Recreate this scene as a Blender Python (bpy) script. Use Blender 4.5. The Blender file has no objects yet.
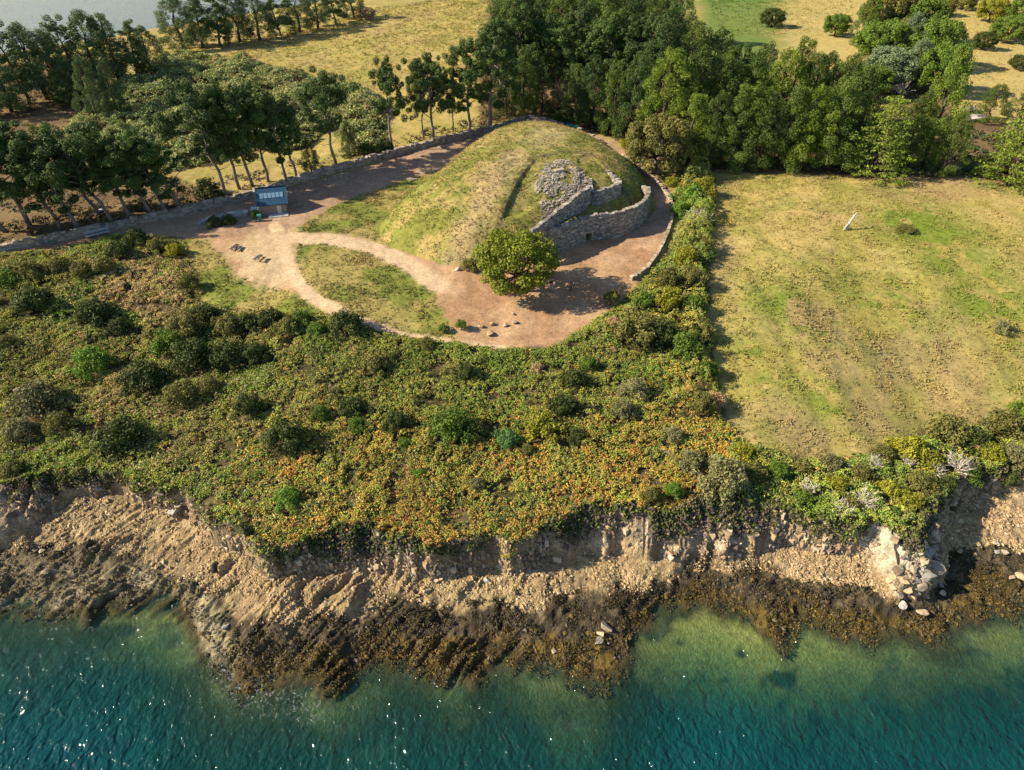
import bpy, bmesh, math, random
import numpy as np
from mathutils import Vector, Matrix, Euler

random.seed(11)
rng = np.random.default_rng(11)
R = math.radians
scene = bpy.context.scene
COL = scene.collection

# ------------------------------------------------------------------ camera
CZ, PITCH, FPX, W, H = 54.0, R(38.0), 683.0, 1024, 770
cP, sP = math.cos(PITCH), math.sin(PITCH)
cam_d = bpy.data.cameras.new('camera')
cam_d.sensor_width = 36.0
cam_d.lens = FPX / W * 36.0
cam_d.clip_start = 0.5
cam_d.clip_end = 12000
cam = bpy.data.objects.new('camera', cam_d)
COL.objects.link(cam)
cam.location = (0, 0, CZ)
cam.rotation_euler = (R(90) - PITCH, 0, 0)
scene.camera = cam

def raydir(px, py):
    X = (np.asarray(px, float) - W / 2) / FPX
    Y = (H / 2 - np.asarray(py, float)) / FPX
    return X, cP + Y * sP, -sP + Y * cP

def unz(px, py, z):
    """world x, y where the sight line through a photo pixel meets height z"""
    dx, dy, dz = raydir(px, py)
    t = (np.asarray(z, float) - CZ) / dz
    return dx * t, dy * t

def project(x, y, z):
    dep = y * cP - (z - CZ) * sP
    u = y * sP + (z - CZ) * cP
    return W / 2 + FPX * x / dep, H / 2 - FPX * u / dep

# ------------------------------------------------------------------ noise
def _hash(ix, iy, s):
    v = np.sin(ix * 127.1 + iy * 311.7 + s * 74.7) * 43758.5453
    return v - np.floor(v)

def vnoise(x, y, s=0):
    x = np.asarray(x, float); y = np.asarray(y, float)
    ix = np.floor(x); iy = np.floor(y)
    fx = x - ix; fy = y - iy
    fx = fx * fx * (3 - 2 * fx); fy = fy * fy * (3 - 2 * fy)
    a = _hash(ix, iy, s); b = _hash(ix + 1, iy, s)
    c = _hash(ix, iy + 1, s); d = _hash(ix + 1, iy + 1, s)
    return (a + (b - a) * fx) * (1 - fy) + (c + (d - c) * fx) * fy

def fbm(x, y, s=0, o=4):
    t = 0; a = 0.5; n = 0
    for k in range(o):
        t = t + a * vnoise(x * 2 ** k + 17.3 * k, y * 2 ** k - 9.1 * k, s + k)
        n += a; a *= 0.5
    return t / n

def sstep(a, b, x):
    t = np.clip((x - a) / (b - a), 0, 1)
    return t * t * (3 - 2 * t)

def mix(a, b, t):
    return a + (b - a) * t

def poly_sd(poly, x, y):
    """signed distance to a polygon, positive inside"""
    p = np.asarray(poly, float)
    x = np.asarray(x, float); y = np.asarray(y, float)
    d = np.full(x.shape, 1e18); ins = np.zeros(x.shape, bool)
    n = len(p)
    for i in range(n):
        ax, ay = p[i]; bx, by = p[(i + 1) % n]
        ex, ey = bx - ax, by - ay
        t = np.clip(((x - ax) * ex + (y - ay) * ey) / (ex * ex + ey * ey + 1e-12), 0, 1)
        d = np.minimum(d, (x - ax - t * ex) ** 2 + (y - ay - t * ey) ** 2)
        c = (ay > y) != (by > y)
        xi = ax + (y - ay) * ex / (ey if abs(ey) > 1e-12 else 1e-12)
        ins ^= c & (x < xi)
    d = np.sqrt(d)
    return np.where(ins, d, -d)

def line_d(pts, x, y):
    p = np.asarray(pts, float)
    d = np.full(np.shape(x), 1e18)
    for i in range(len(p) - 1):
        ax, ay = p[i]; bx, by = p[i + 1]
        ex, ey = bx - ax, by - ay
        t = np.clip(((x - ax) * ex + (y - ay) * ey) / (ex * ex + ey * ey + 1e-12), 0, 1)
        d = np.minimum(d, (x - ax - t * ex) ** 2 + (y - ay - t * ey) ** 2)
    return np.sqrt(d)

def wpoly(pts, z=9.0):
    p = np.asarray(pts, float)
    x, y = unz(p[:, 0], p[:, 1], z)
    return np.stack([x, y], 1)

# ------------------------------------------------------------------ terrain height
C0p = [(-120, 512, 3.5), (-40, 505, 3.5), (0, 492, 3.6), (30, 478, 3.8), (70, 476, 4.0), (110, 474, 4.2), (140, 484, 4.6), (180, 489, 5.0),
       (195, 502, 5.2), (208, 520, 5.4), (232, 530, 5.5), (262, 548, 5.5), (285, 552, 5.5), (310, 541, 5.6), (335, 530, 5.6),
       (360, 526, 5.6), (400, 536, 5.6), (430, 546, 5.6), (458, 538, 5.6), (505, 538, 5.6), (530, 536, 5.6),
       (548, 518, 5.8), (590, 505, 6.0), (610, 506, 6.0), (657, 508, 6.0), (700, 500, 6.0), (733, 503, 6.0), (763, 500, 6.0),
       (800, 512, 5.8), (830, 522, 5.6), (868, 526, 5.2), (900, 531, 5.0), (917, 534, 4.8), (927, 508, 4.8),
       (940, 486, 4.6), (955, 476, 4.4), (985, 470, 4.2), (1024, 468, 4.2), (1080, 462, 4.2), (1200, 455, 4.2)]
C1p = [(-120, 566), (-40, 552), (0, 540), (25, 526), (60, 504), (110, 491), (140, 497), (180, 508), (205, 528), (230, 545), (262, 568),
       (285, 574), (320, 576), (370, 574), (400, 578), (440, 570), (475, 566), (528, 563), (572, 559), (616, 553),
       (650, 556), (674, 558), (700, 556), (747, 553), (790, 548), (826, 547), (868, 560), (896, 590), (922, 590), (938, 570),
       (941, 530), (946, 508), (960, 498), (990, 492), (1024, 490), (1080, 486), (1200, 480)]
C2p = [(-120, 575), (-40, 560), (0, 550), (40, 552), (80, 545), (110, 549), (150, 562), (168, 580), (190, 580), (224, 594), (239, 618), (283, 627),
       (303, 629), (344, 618), (394, 603), (444, 606), (499, 598), (513, 611), (543, 608), (557, 592), (626, 590),
       (645, 592), (674, 582), (690, 569), (733, 568), (763, 568), (811, 581), (868, 586), (896, 600), (922, 598), (941, 580),
       (950, 552), (978, 545), (997, 542), (1024, 549), (1080, 552), (1200, 556)]
C3p = [(-120, 640), (-40, 615), (0, 603), (27, 605), (75, 609), (110, 602), (140, 598), (170, 592), (183, 600), (198, 626), (212, 659), (233, 679), (250, 685),
       (268, 675), (312, 671), (341, 678), (370, 660), (403, 660), (444, 668), (478, 673), (513, 658), (528, 662),
       (557, 668), (604, 672), (627, 656), (634, 635), (650, 612), (674, 598), (700, 598), (747, 614), (760, 632), (779, 638),
       (801, 616), (836, 627), (865, 638), (890, 624), (928, 638), (953, 622), (978, 606), (1004, 608), (1024, 601), (1080, 596), (1200, 590)]

def curve(pts, z):
    p = np.asarray(pts, float)
    zz = p[:, 2] if p.shape[1] > 2 else np.full(len(p), z)
    x, y = unz(p[:, 0], p[:, 1], zz)
    for i in range(1, len(x)):
        x[i] = max(x[i], x[i - 1] + 0.02)
    return x, y, zz

K0, K1, K2, K3 = curve(C0p, 0), curve(C1p, 1.8), curve(C2p, 0.9), curve(C3p, 0.0)
SH = [(-700, 150), (-300, 112), (-120, 88), (0, 74), (100, 57), (165, 46), (250, 30), (330, 16), (390, 2), (480, -20), (700, -45), (1200, -70), (2500, -80)]
KS = curve(SH, 0.0)

def _coast(x):
    w = fbm(x * 0.45, x * 0 + 3.1, 5, 2) - 0.5
    w2 = fbm(x * 0.8, x * 0 + 7.7, 8, 2) - 0.5
    c0 = np.interp(x, K0[0], K0[1]) + w * 1.6
    c1 = np.interp(x, K1[0], K1[1]) + w2 * 1.5
    c2 = np.interp(x, K2[0], K2[1]) + (fbm(x * 0.8, x * 0 + 1.2, 21, 3) - .5) * 1.6
    c3 = np.interp(x, K3[0], K3[1]) + (fbm(x * 0.9, x * 0 + 5.2, 31, 3) - .5) * 1.6
    c1 = np.minimum(c1, c0 - 0.35); c2 = np.minimum(c2, c1 - 0.25); c3 = np.minimum(c3, c2 - 0.3)
    return c0, c1, c2, c3, np.interp(x, K0[0], K0[2])

_TX = np.arange(-220, 220, 0.05)
_TC = _coast(_TX)
_k = np.hanning(241); _k /= _k.sum()
_C3S = np.convolve(np.pad(_TC[3], 120, 'edge'), _k, 'valid')
def coast(x):
    return tuple(np.interp(x, _TX, c) for c in _TC)

def terrain(x, y, detail=True):
    x = np.asarray(x, float); y = np.asarray(y, float)
    c0, c1, c2, c3, zt = coast(x)
    sea = np.maximum(c3 - y, 0)
    sea = mix(sea, np.maximum(np.interp(x, _TX, _C3S) - y, 0), sstep(.3, 4, sea))
    z = -0.05 - 0.05 * sea - 0.019 * sea ** 2
    z = np.maximum(z, -9)
    t = np.clip((y - c3) / (c2 - c3), 0, 1); z = np.where(y > c3, -0.05 + 0.95 * t, z)
    t = np.clip((y - c2) / (c1 - c2), 0, 1); z = np.where(y > c2, 0.9 + 0.9 * t, z)
    t = np.clip((y - c1) / (c0 - c1), 0, 1); z = np.where(y > c1, 1.8 + (zt - 1.8) * (t ** 0.85), z)
    t = sstep(0, 45, y - c0); z = np.where(y > c0, zt + (9.0 - zt) * t, z)
    ys = np.interp(x, KS[0], KS[1])
    k = sstep(0, 38, ys - y)
    z = np.where(y > 120, np.where(y < ys, 0.1 + (z - 0.1) * k, np.maximum(-(y - ys) * 0.12, -6)), z)
    z = z + np.where(y > 100, 1.0 * sstep(130, 200, y) * k, 0)
    if detail:
        rocky = sstep(-3.0, 0.0, y - c3) * (1 - sstep(-.6, 0.8, y - c0))
        u = x * 0.62 + y * 0.78; v = x * 0.78 - y * 0.62
        v = v + 0.6 * (fbm(x * .3, y * .3, 60, 2) - .5)
        rid = np.abs(fbm(u * 0.16, v * 1.05, 41, 3) - 0.5) * 2
        rid2 = fbm(u * 0.5, v * 2.6, 45, 3)
        patch = sstep(0.38, 0.62, fbm(x * 0.16, y * 0.22, 47, 3))
        weedz = sstep(-1, .5, y - c3) * (1 - sstep(-.5, 1.0, y - c2))
        leftz = (1 - sstep(-2, 6, x))
        amp = (0.35 + 0.55 * patch) * (0.45 + 0.55 * np.maximum(weedz, leftz * patch))
        brk = sstep(.35, .6, fbm(u * .35 + 5, v * .35, 62, 2))
        lump = fbm(x * .75, y * .9, 64, 4) - .5
        z = z + rocky * (amp * (0.75 - 1.5 * rid) * (.22 + 1.0 * leftz * brk) * 1.2 + 0.38 * (rid2 - 0.5) * (.3 + .7 * leftz) + (.42 + .10 * weedz) * lump + 0.28 * (fbm(x * 2.1, y * 2.1, 49, 2) - .5))
        clf = sstep(-.3, .2, y - c1) * (1 - sstep(-.3, .4, y - c0))
        rill = np.abs(fbm(x * 1.0, y * .22, 55, 3) - .5) * 2
        z = z + clf * (.9 * (.4 - rill) * 1.3 + 0.8 * (fbm(x * 1.3, y * 1.6, 56, 4) - .5) + .35 * (fbm(x * 2.6, y * 2.6, 58, 2) - .5))
        land = sstep(0, 2, y - c0)
        z = z + land * (0.5 * (fbm(x * 0.12, y * 0.12, 51, 3) - .5) + 0.12 * (fbm(x * .8, y * .8, 53, 2) - .5)) * k
        z = z + (1 - rocky) * (1 - land) * 0.5 * (fbm(x * .25, y * .25, 57, 3) - .5)
    return z

# ------------------------------------------------------------------ the cairn's mound
MOUND = wpoly([(368, 240), (398, 249), (436, 264), (462, 270), (480, 266), (500, 262), (520, 260), (545, 254), (573, 247), (586, 240), (607, 238), (629, 232),
               (646, 222), (656, 210), (655, 197), (643, 178), (618, 159), (590, 146), (560, 137), (525, 133), (490, 142), (470, 154),
               (452, 166), (434, 182), (412, 200), (388, 217), (370, 231)])
RECESS = wpoly([(562, 158), (536, 164), (520, 181), (501, 207), (492, 222), (486, 238)], 15.0).tolist() + \
         wpoly([(480, 272), (590, 262), (668, 240), (672, 206)], 9.0).tolist() + \
         wpoly([(641, 199), (618, 184)], 13.2).tolist() + wpoly([(606, 165), (590, 156)], 15.4).tolist()
LOWER_B = wpoly([(506, 262), (522, 261), (545, 255), (566, 249), (580, 243), (587, 239), (607, 238.5), (629, 232.5), (645, 222), (648, 212), (642, 204)])
def _t(pts, z): return wpoly(pts, z)
MID_LINE = np.concatenate([wpoly([(498, 240), (512, 243), (526, 241)], 12.6), wpoly([(539, 234), (553, 225), (567, 217), (580, 209), (589, 203.5)], 12.6)])
UP_LINE = wpoly([(592, 205.5), (607, 200), (622, 195)], 12.6)
TIER_L = np.concatenate([MID_LINE, wpoly([(590, 178), (590, 155), (560, 155), (531, 162), (512, 184), (492, 212)], 15.2)])
TIER_U = np.concatenate([UP_LINE, wpoly([(614, 176), (604, 163), (589, 158), (577, 164), (580, 182)], 14.8)])
RUBBLE = _t([(549, 203), (582, 188), (583, 175), (564, 164), (542, 171), (535, 182), (541, 191)], 15.4)
def mid_top(x):
    xa, xb = MID_LINE[2, 0], MID_LINE[-2, 0]
    return 13.4 + 1.75 * np.clip((x - xa) / (xb - xa), -.1, 1)

MC = np.array([4.0, 112.5])
_TH = np.linspace(-math.pi, math.pi, 361)
def _radial():
    out = []
    for a in _TH:
        s = np.arange(4, 45, .1)
        out.append(s[np.argmax(poly_sd(MOUND, MC[0] + s * math.cos(a), MC[1] + s * math.sin(a)) < 0)])
    o = np.array(out[:-1]); k = np.ones(25) / 25
    o = np.convolve(np.concatenate([o[-12:], o, o[:12]]), k, 'valid')
    return np.concatenate([o, o[:1]])
_RB = _radial()

def mound_h(x, y):
    """height of the mound above the ground (0 outside), and its recess flag"""
    d = poly_sd(MOUND, x, y)
    wob = (fbm(x * .15, y * .15, 70, 3) - .5)
    dx, dy = x - MC[0], y - MC[1]
    r = np.hypot(dx, dy) / np.interp(np.arctan2(dy, dx), _TH, _RB)
    h = 7.0 * np.clip(1 - np.clip(r + .03 * wob, 0, 1) ** 3.5, 0, 1) ** 1.05
    h = np.where(d > 0, h + 0.35 * (fbm(x * .35, y * .35, 71, 3) - .5) * sstep(0, 3, d), -0.25)
    return h, d

def cairn_z(x, y):
    g = terrain(x, y, False)
    h, d = mound_h(x, y)
    z = g + h
    rd = poly_sd(RECESS, x, y)
    ld = poly_sd(LOW_POLY, x, y)
    base = np.where(ld > 0, 12.55 + 0.25 * (fbm(x * .5, y * .5, 73, 2) - .5), 8.4)
    tl = poly_sd(TIER_L, x, y); tu = poly_sd(TIER_U, x, y); rb = poly_sd(RUBBLE, x, y)
    fd = line_d(MID_LINE, x, y)
    mt = mid_top(x) - .05
    bl = mt + (np.maximum(z - .45 * (1 - sstep(1.5, 5.5, x)), mt - .2) - mt) * sstep(.5, 5.5, fd)
    base = np.where(tl > 0, bl + 0.35 * (fbm(x * .6, y * .6, 74, 2) - .5), base)
    base = np.where(tu > 0, 14.45 + np.clip(z - .2 - 14.45, -.4, 1.6) * sstep(1.5, 6, line_d(UP_LINE, x, y)) + 0.2 * (fbm(x * .6, y * .6, 75, 2) - .5), base)
    base = np.where((rb > 0) & (tu <= 0), bl + .55 * sstep(0, 2.4, rb) + 0.9 * (fbm(x * 1.2, y * 1.2, 76, 3) - .5), base)
    z = np.where(rd > 0, np.minimum(base, np.maximum(z, base - 3)), z)
    return z, d, rd, ld, tl, tu, rb

LOW_POLY = np.array(LOWER_B.tolist() + wpoly([(618, 180), (600, 160), (560, 160), (520, 180), (495, 215)], 13.0).tolist())

def full_z(x, y):
    g = terrain(x, y, False)
    cz = cairn_z(x, y)
    return np.where(cz[1] > 0, np.maximum(cz[0], g), g)

def G(px, py, full=True):
    """ground point seen through a pixel (marches the sight line onto the land)"""
    px = np.atleast_1d(np.asarray(px, float)); py = np.atleast_1d(np.asarray(py, float))
    dx, dy, dz = raydir(px, py)
    f = full_z if full else (lambda a, b: terrain(a, b, False))
    t0 = (20.0 - CZ) / dz; t1 = (-1.0 - CZ) / dz
    if not full:
        a, b = t0.copy(), t1.copy()
        for _ in range(18):
            m = (a + b) / 2
            bl = (CZ + dz * m) <= f(dx * m, dy * m)
            b = np.where(bl, m, b); a = np.where(bl, a, m)
        return dx * b, dy * b, f(dx * b, dy * b)
    hit = np.full(px.shape, np.nan)
    prev = t0.copy()
    for i in range(1, 61):
        t = t0 + (t1 - t0) * i / 60
        below = (CZ + dz * t) <= f(dx * t, dy * t)
        new = below & np.isnan(hit)
        if new.any():
            a, b = prev.copy(), t.copy()
            for _ in range(9):
                m = (a + b) / 2
                bl = (CZ + dz * m) <= f(dx * m, dy * m)
                b = np.where(bl, m, b); a = np.where(bl, a, m)
            hit = np.where(new, b, hit)
        prev = t
    hit = np.where(np.isnan(hit), (9 - CZ) / dz, hit)
    x, y = dx * hit, dy * hit
    return x, y, f(x, y)

def G1(px, py, full=True):
    x, y, z = G(px, py, full)
    return float(x[0]), float(y[0]), float(z[0])

# ------------------------------------------------------------------ object helpers
def tag(o, label=None, cat=None, group=None, kind=None):
    if label: o['label'] = label
    if cat: o['category'] = cat
    if group: o['group'] = group
    if kind: o['kind'] = kind
    return o

def link(name, me, parent=None, loc=None):
    o = bpy.data.objects.new(name, me)
    COL.objects.link(o)
    if parent: o.parent = parent
    if loc is not None: o.location = loc
    return o

def empty(name, loc, rz=0.0):
    o = bpy.data.objects.new(name, None)
    o.empty_display_size = 0.5
    COL.objects.link(o)
    o.location = loc
    o.rotation_euler = (0, 0, rz)
    return o

def np_mesh(name, V, F, mat=None, col=None, smooth=False, attrs=None):
    """mesh from vertex array (N,3) and face array (M,k)"""
    V = np.ascontiguousarray(V, dtype=np.float32).reshape(-1, 3)
    F = np.ascontiguousarray(F, dtype=np.int32)
    me = bpy.data.meshes.new(name)
    m, k = F.shape
    me.vertices.add(len(V)); me.vertices.foreach_set('co', V.ravel())
    me.loops.add(m * k); me.loops.foreach_set('vertex_index', F.ravel())
    me.polygons.add(m)
    me.polygons.foreach_set('loop_start', np.arange(0, m * k, k, dtype=np.int32))
    me.polygons.foreach_set('use_smooth', np.full(m, smooth, dtype=bool))
    if col is not None:
        a = me.attributes.new('Col', 'FLOAT_COLOR', 'POINT')
        c = np.ones((len(V), 4), np.float32); c[:, :3] = col
        a.data.foreach_set('color', c.ravel())
    for nm, arr in (attrs or {}).items():
        a = me.attributes.new(nm, 'FLOAT', 'POINT')
        a.data.foreach_set('value', np.ascontiguousarray(arr, dtype=np.float32).ravel())
    me.update(calc_edges=True)
    if mat: me.materials.append(mat)
    return me

class MB:
    """collects shapes into one mesh"""
    def __init__(s): s.v = []; s.f = []
    def add(s, verts, faces):
        b = len(s.v); s.v += [tuple(p) for p in verts]; s.f += [tuple(b + i for i in f) for f in faces]
    def box(s, c, d, rz=0.0, jit=0.0, taper=1.0):
        hx, hy, hz = d[0] / 2, d[1] / 2, d[2] / 2
        P = []
        ca, sa = math.cos(rz), math.sin(rz)
        for z in (-hz, hz):
            k = taper if z > 0 else 1
            for (x, y) in ((-hx, -hy), (hx, -hy), (hx, hy), (-hx, hy)):
                x *= k; y *= k
                j = [random.uniform(-jit, jit) for _ in range(3)]
                P.append((c[0] + x * ca - y * sa + j[0], c[1] + x * sa + y * ca + j[1], c[2] + z + j[2]))
        s.add(P, [(3, 2, 1, 0), (4, 5, 6, 7), (0, 1, 5, 4), (1, 2, 6, 5), (2, 3, 7, 6), (3, 0, 4, 7)])
    def tube(s, pts, rad, n=7, cap=True):
        P = [Vector(p) for p in pts]; rows = []
        b0 = len(s.v); V = []; F = []
        for i, p in enumerate(P):
            d = (P[min(i + 1, len(P) - 1)] - P[max(i - 1, 0)])
            d = d.normalized() if d.length > 1e-6 else Vector((0, 0, 1))
            a = d.cross(Vector((0, 1, 0.3))); a = a.normalized() if a.length > 1e-4 else Vector((1, 0, 0))
            b = d.cross(a)
            r = rad[i] if hasattr(rad, '__len__') else rad
            for k in range(n):
                t = 2 * math.pi * k / n
                V.append(p + a * (r * math.cos(t)) + b * (r * math.sin(t)))
        for i in range(len(P) - 1):
            for k in range(n):
                F.append((i * n + k, i * n + (k + 1) % n, (i + 1) * n + (k + 1) % n, (i + 1) * n + k))
        if cap:
            F.append(tuple(range(n))[::-1]); F.append(tuple((len(P) - 1) * n + k for k in range(n)))
        s.add(V, F)
    def prism(s, outline, z0, z1):
        n = len(outline)
        V = [(x, y, z0) for x, y in outline] + [(x, y, z1) for x, y in outline]
        F = [tuple(range(n))[::-1], tuple(range(n, 2 * n))] + [(i, (i + 1) % n, n + (i + 1) % n, n + i) for i in range(n)]
        s.add(V, F)
    def mesh(s, name, mat, smooth=False):
        me = bpy.data.meshes.new(name)
        me.from_pydata(s.v, [], s.f)
        bm = bmesh.new(); bm.from_mesh(me)
        bmesh.ops.recalc_face_normals(bm, faces=bm.faces)
        bm.to_mesh(me); bm.free()
        if smooth: me.polygons.foreach_set('use_smooth', np.full(len(me.polygons), True))
        me.materials.append(mat)
        return me
    def build(s, name, mat, parent=None, loc=None, smooth=False):
        return link(name, s.mesh(name, mat, smooth), parent, loc)

def unit(v):
    return v / np.maximum(np.linalg.norm(v, axis=-1, keepdims=True), 1e-9)

def leaf_quads(c, n, s, asp=0.6, g=rng):
    """quads at centres c facing n, half-size s"""
    N = len(c)
    r = unit(g.normal(size=(N, 3)))
    t = unit(np.cross(n, r)); b = np.cross(n, t)
    s = np.broadcast_to(np.asarray(s, float), (N,))[:, None]
    bend = n * s * 0.25
    V = np.stack([c - t * s, c - b * s * asp + bend, c + t * s, c + b * s * asp + bend], 1)
    return V

def quad_faces(n):
    return np.arange(n * 4, dtype=np.int32).reshape(n, 4)

ORD = ['first', 'second', 'third', 'fourth', 'fifth', 'sixth', 'seventh', 'eighth', 'ninth', 'tenth', 'eleventh', 'twelfth', 'thirteenth', 'fourteenth', 'fifteenth', 'sixteenth', 'seventeenth', 'eighteenth', 'nineteenth', 'twentieth']
# ------------------------------------------------------------------ materials
class NT:
    def __init__(s, name):
        s.m = bpy.data.materials.new(name); s.m.use_nodes = True
        s.t = s.m.node_tree; s.t.nodes.clear()
        s.out = s.n('ShaderNodeOutputMaterial')
    def n(s, typ, **kw):
        nd = s.t.nodes.new(typ)
        for k, v in kw.items():
            if k.startswith('i_'):
                key = k[2:]
                key = int(key) if key.isdigit() else key.replace('_', ' ')
                sock = nd.inputs[key]
                if hasattr(v, 'is_linked') or isinstance(v, bpy.types.NodeSocket): s.t.links.new(v, sock)
                else: sock.default_value = v
            else: setattr(nd, k, v)
        return nd
    def l(s, a, b): s.t.links.new(a, b)
    def coord(s, obj=False):
        if obj: return s.n('ShaderNodeTexCoord').outputs['Object']
        return s.n('ShaderNodeNewGeometry').outputs['Position']
    def noise(s, vec, scale, detail=3, rough=0.55, dist=0.0):
        nd = s.n('ShaderNodeTexNoise', i_Scale=scale, i_Detail=detail, i_Roughness=rough, i_Distortion=dist)
        s.l(vec, nd.inputs['Vector']); return nd.outputs['Fac']
    def rng(s, v, a, b, c, d):
        nd = s.n('ShaderNodeMapRange'); s.l(v, nd.inputs[0])
        for i, q in enumerate((a, b, c, d)): nd.inputs[i + 1].default_value = q
        return nd.outputs[0]
    def mixc(s, f, a, b, mode='MIX'):
        nd = s.n('ShaderNodeMix', data_type='RGBA', blend_type=mode)
        for sock, v in ((nd.inputs[0], f), (nd.inputs[6], a), (nd.inputs[7], b)):
            if isinstance(v, bpy.types.NodeSocket): s.l(v, sock)
            elif isinstance(v, (int, float)): sock.default_value = v
            else: sock.default_value = (*v, 1)
        return nd.outputs[2]
    def math(s, op, a, b=0.0):
        nd = s.n('ShaderNodeMath', operation=op)
        for i, v in enumerate((a, b)):
            if isinstance(v, bpy.types.NodeSocket): s.l(v, nd.inputs[i])
            else: nd.inputs[i].default_value = v
        return nd.outputs[0]
    def bump(s, h, strength=0.5, dist=0.1):
        nd = s.n('ShaderNodeBump', i_Strength=strength, i_Distance=dist); s.l(h, nd.inputs['Height'])
        return nd.outputs[0]
    def princ(s, col, rough=0.8, normal=None, **kw):
        p = s.n('ShaderNodeBsdfPrincipled')
        if isinstance(col, bpy.types.NodeSocket): s.l(col, p.inputs['Base Color'])
        else: p.inputs['Base Color'].default_value = (*col, 1)
        if isinstance(rough, bpy.types.NodeSocket): s.l(rough, p.inputs['Roughness'])
        else: p.inputs['Roughness'].default_value = rough
        if 'spec' in kw: p.inputs['Specular IOR Level'].default_value = kw['spec']
        if 'metal' in kw: p.inputs['Metallic'].default_value = kw['metal']
        if normal is not None: s.l(normal, p.inputs['Normal'])
        return p.outputs[0]
    def fin(s, sh): s.l(sh, s.out.inputs['Surface']); return s.m

def scale_col(t, col, fac):
    """multiply colour by a scalar socket"""
    vm = t.n('ShaderNodeVectorMath', operation='SCALE')
    if isinstance(col, bpy.types.NodeSocket): t.l(col, vm.inputs[0])
    else: vm.inputs[0].default_value = col
    t.l(fac, vm.inputs['Scale']); return vm.outputs[0]

def foliage(name, c1, c2, trans=0.22, rand=0.3):
    t = NT(name)
    a = t.n('ShaderNodeAttribute', attribute_name='tint').outputs['Fac']
    oi = t.n('ShaderNodeObjectInfo').outputs['Random']
    col = t.mixc(a, c1, c2)
    col = scale_col(t, col, t.rng(oi, 0, 1, 1 - rand, 1 + rand))
    d = t.princ(col, 0.62, spec=0.25)
    tr = t.n('ShaderNodeBsdfTranslucent'); t.l(col, tr.inputs[0])
    mx = t.n('ShaderNodeMixShader', i_0=trans); t.l(d, mx.inputs[1]); t.l(tr.outputs[0], mx.inputs[2])
    return t.fin(mx.outputs[0])

def colmat(name, rough=0.85, trans=0.0, nscale=3.0, namp=0.25, bump=0.0, bdist=0.1, spec=0.25):
    t = NT(name)
    a = t.n('ShaderNodeAttribute', attribute_name='Col').outputs['Color']
    p = t.coord()
    n1 = t.noise(p, nscale, 4, 0.65)
    col = scale_col(t, a, t.rng(n1, 0.25, 0.75, 1 - namp, 1 + namp))
    if bump: col = scale_col(t, col, t.rng(t.noise(p, nscale * .28, 5, 0.75, .3), 0.3, 0.7, .8, 1.2))
    nm = t.bump(t.noise(p, nscale * 1.7, 4, 0.7), bump, bdist) if bump else None
    s = t.princ(col, rough, nm, spec=spec)
    if trans:
        tr = t.n('ShaderNodeBsdfTranslucent'); t.l(col, tr.inputs[0])
        mx = t.n('ShaderNodeMixShader', i_0=trans); t.l(s, mx.inputs[1]); t.l(tr.outputs[0], mx.inputs[2])
        s = mx.outputs[0]
    return t.fin(s)

def stone(name, c1, c2, scale=2.5, bump=0.6, rough=0.9, lichen=None):
    t = NT(name)
    p = t.coord()
    n1 = t.noise(p, scale, 5, 0.65); n2 = t.noise(p, scale * 6, 3, 0.6)
    col = t.mixc(t.rng(n1, 0.3, 0.7, 0, 1), c1, c2)
    if lichen:
        col = t.mixc(t.rng(t.noise(p, scale * 0.9, 4, 0.7, 0.5), 0.55, 0.68, 0, 0.8), col, lichen)
    oi = t.n('ShaderNodeObjectInfo').outputs['Random']
    col = scale_col(t, col, t.rng(oi, 0, 1, 0.85, 1.12))
    col = scale_col(t, col, t.rng(n2, 0.25, 0.75, 0.72, 1.2))
    return t.fin(t.princ(col, rough, t.bump(t.math('ADD', n1, n2), bump, 0.08), spec=0.2))

def blockstone(name):
    """dry masonry: every block has its own grey, held in the Col attribute"""
    return colmat(name, 0.92, 0, 6.0, 0.3, 0.6, 0.05, 0.15)

def plain(name, c, rough=0.6, nscale=8.0, namp=0.15, metal=0.0, spec=0.4):
    t = NT(name)
    n = t.noise(t.coord(True), nscale, 4, 0.6)
    col = scale_col(t, c, t.rng(n, 0.25, 0.75, 1 - namp, 1 + namp))
    return t.fin(t.princ(col, rough, t.bump(n, 0.2, 0.02), metal=metal, spec=spec))

def bark(name, c1, c2):
    t = NT(name)
    mp = t.n('ShaderNodeMapping'); t.l(t.coord(True), mp.inputs[0]); mp.inputs['Scale'].default_value = (5, 5, 0.8)
    n = t.noise(mp.outputs[0], 1.6, 4, 0.65)
    col = t.mixc(t.rng(n, 0.3, 0.7, 0, 1), c1, c2)
    return t.fin(t.princ(col, 0.9, t.bump(n, 0.8, 0.08), spec=0.15))

def slate(name, c1, c2):
    t = NT(name)
    br = t.n('ShaderNodeTexBrick', i_Scale=1.0, i_Mortar_Size=0.012, i_Brick_Width=0.32, i_Row_Height=0.2)
    br.offset = 0.5
    br.inputs['Color1'].default_value = (*c1, 1); br.inputs['Color2'].default_value = (*c2, 1)
    br.inputs['Mortar'].default_value = (c1[0] * .3, c1[1] * .3, c1[2] * .3, 1)
    t.l(t.n('ShaderNodeTexCoord').outputs['UV'], br.inputs['Vector'])
    n = t.noise(t.coord(True), 3, 3)
    col = scale_col(t, br.outputs['Color'], t.rng(n, 0.3, 0.7, 0.8, 1.2))
    return t.fin(t.princ(col, 0.55, t.bump(br.outputs['Fac'], 0.4, -0.02), spec=0.15))

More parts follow.
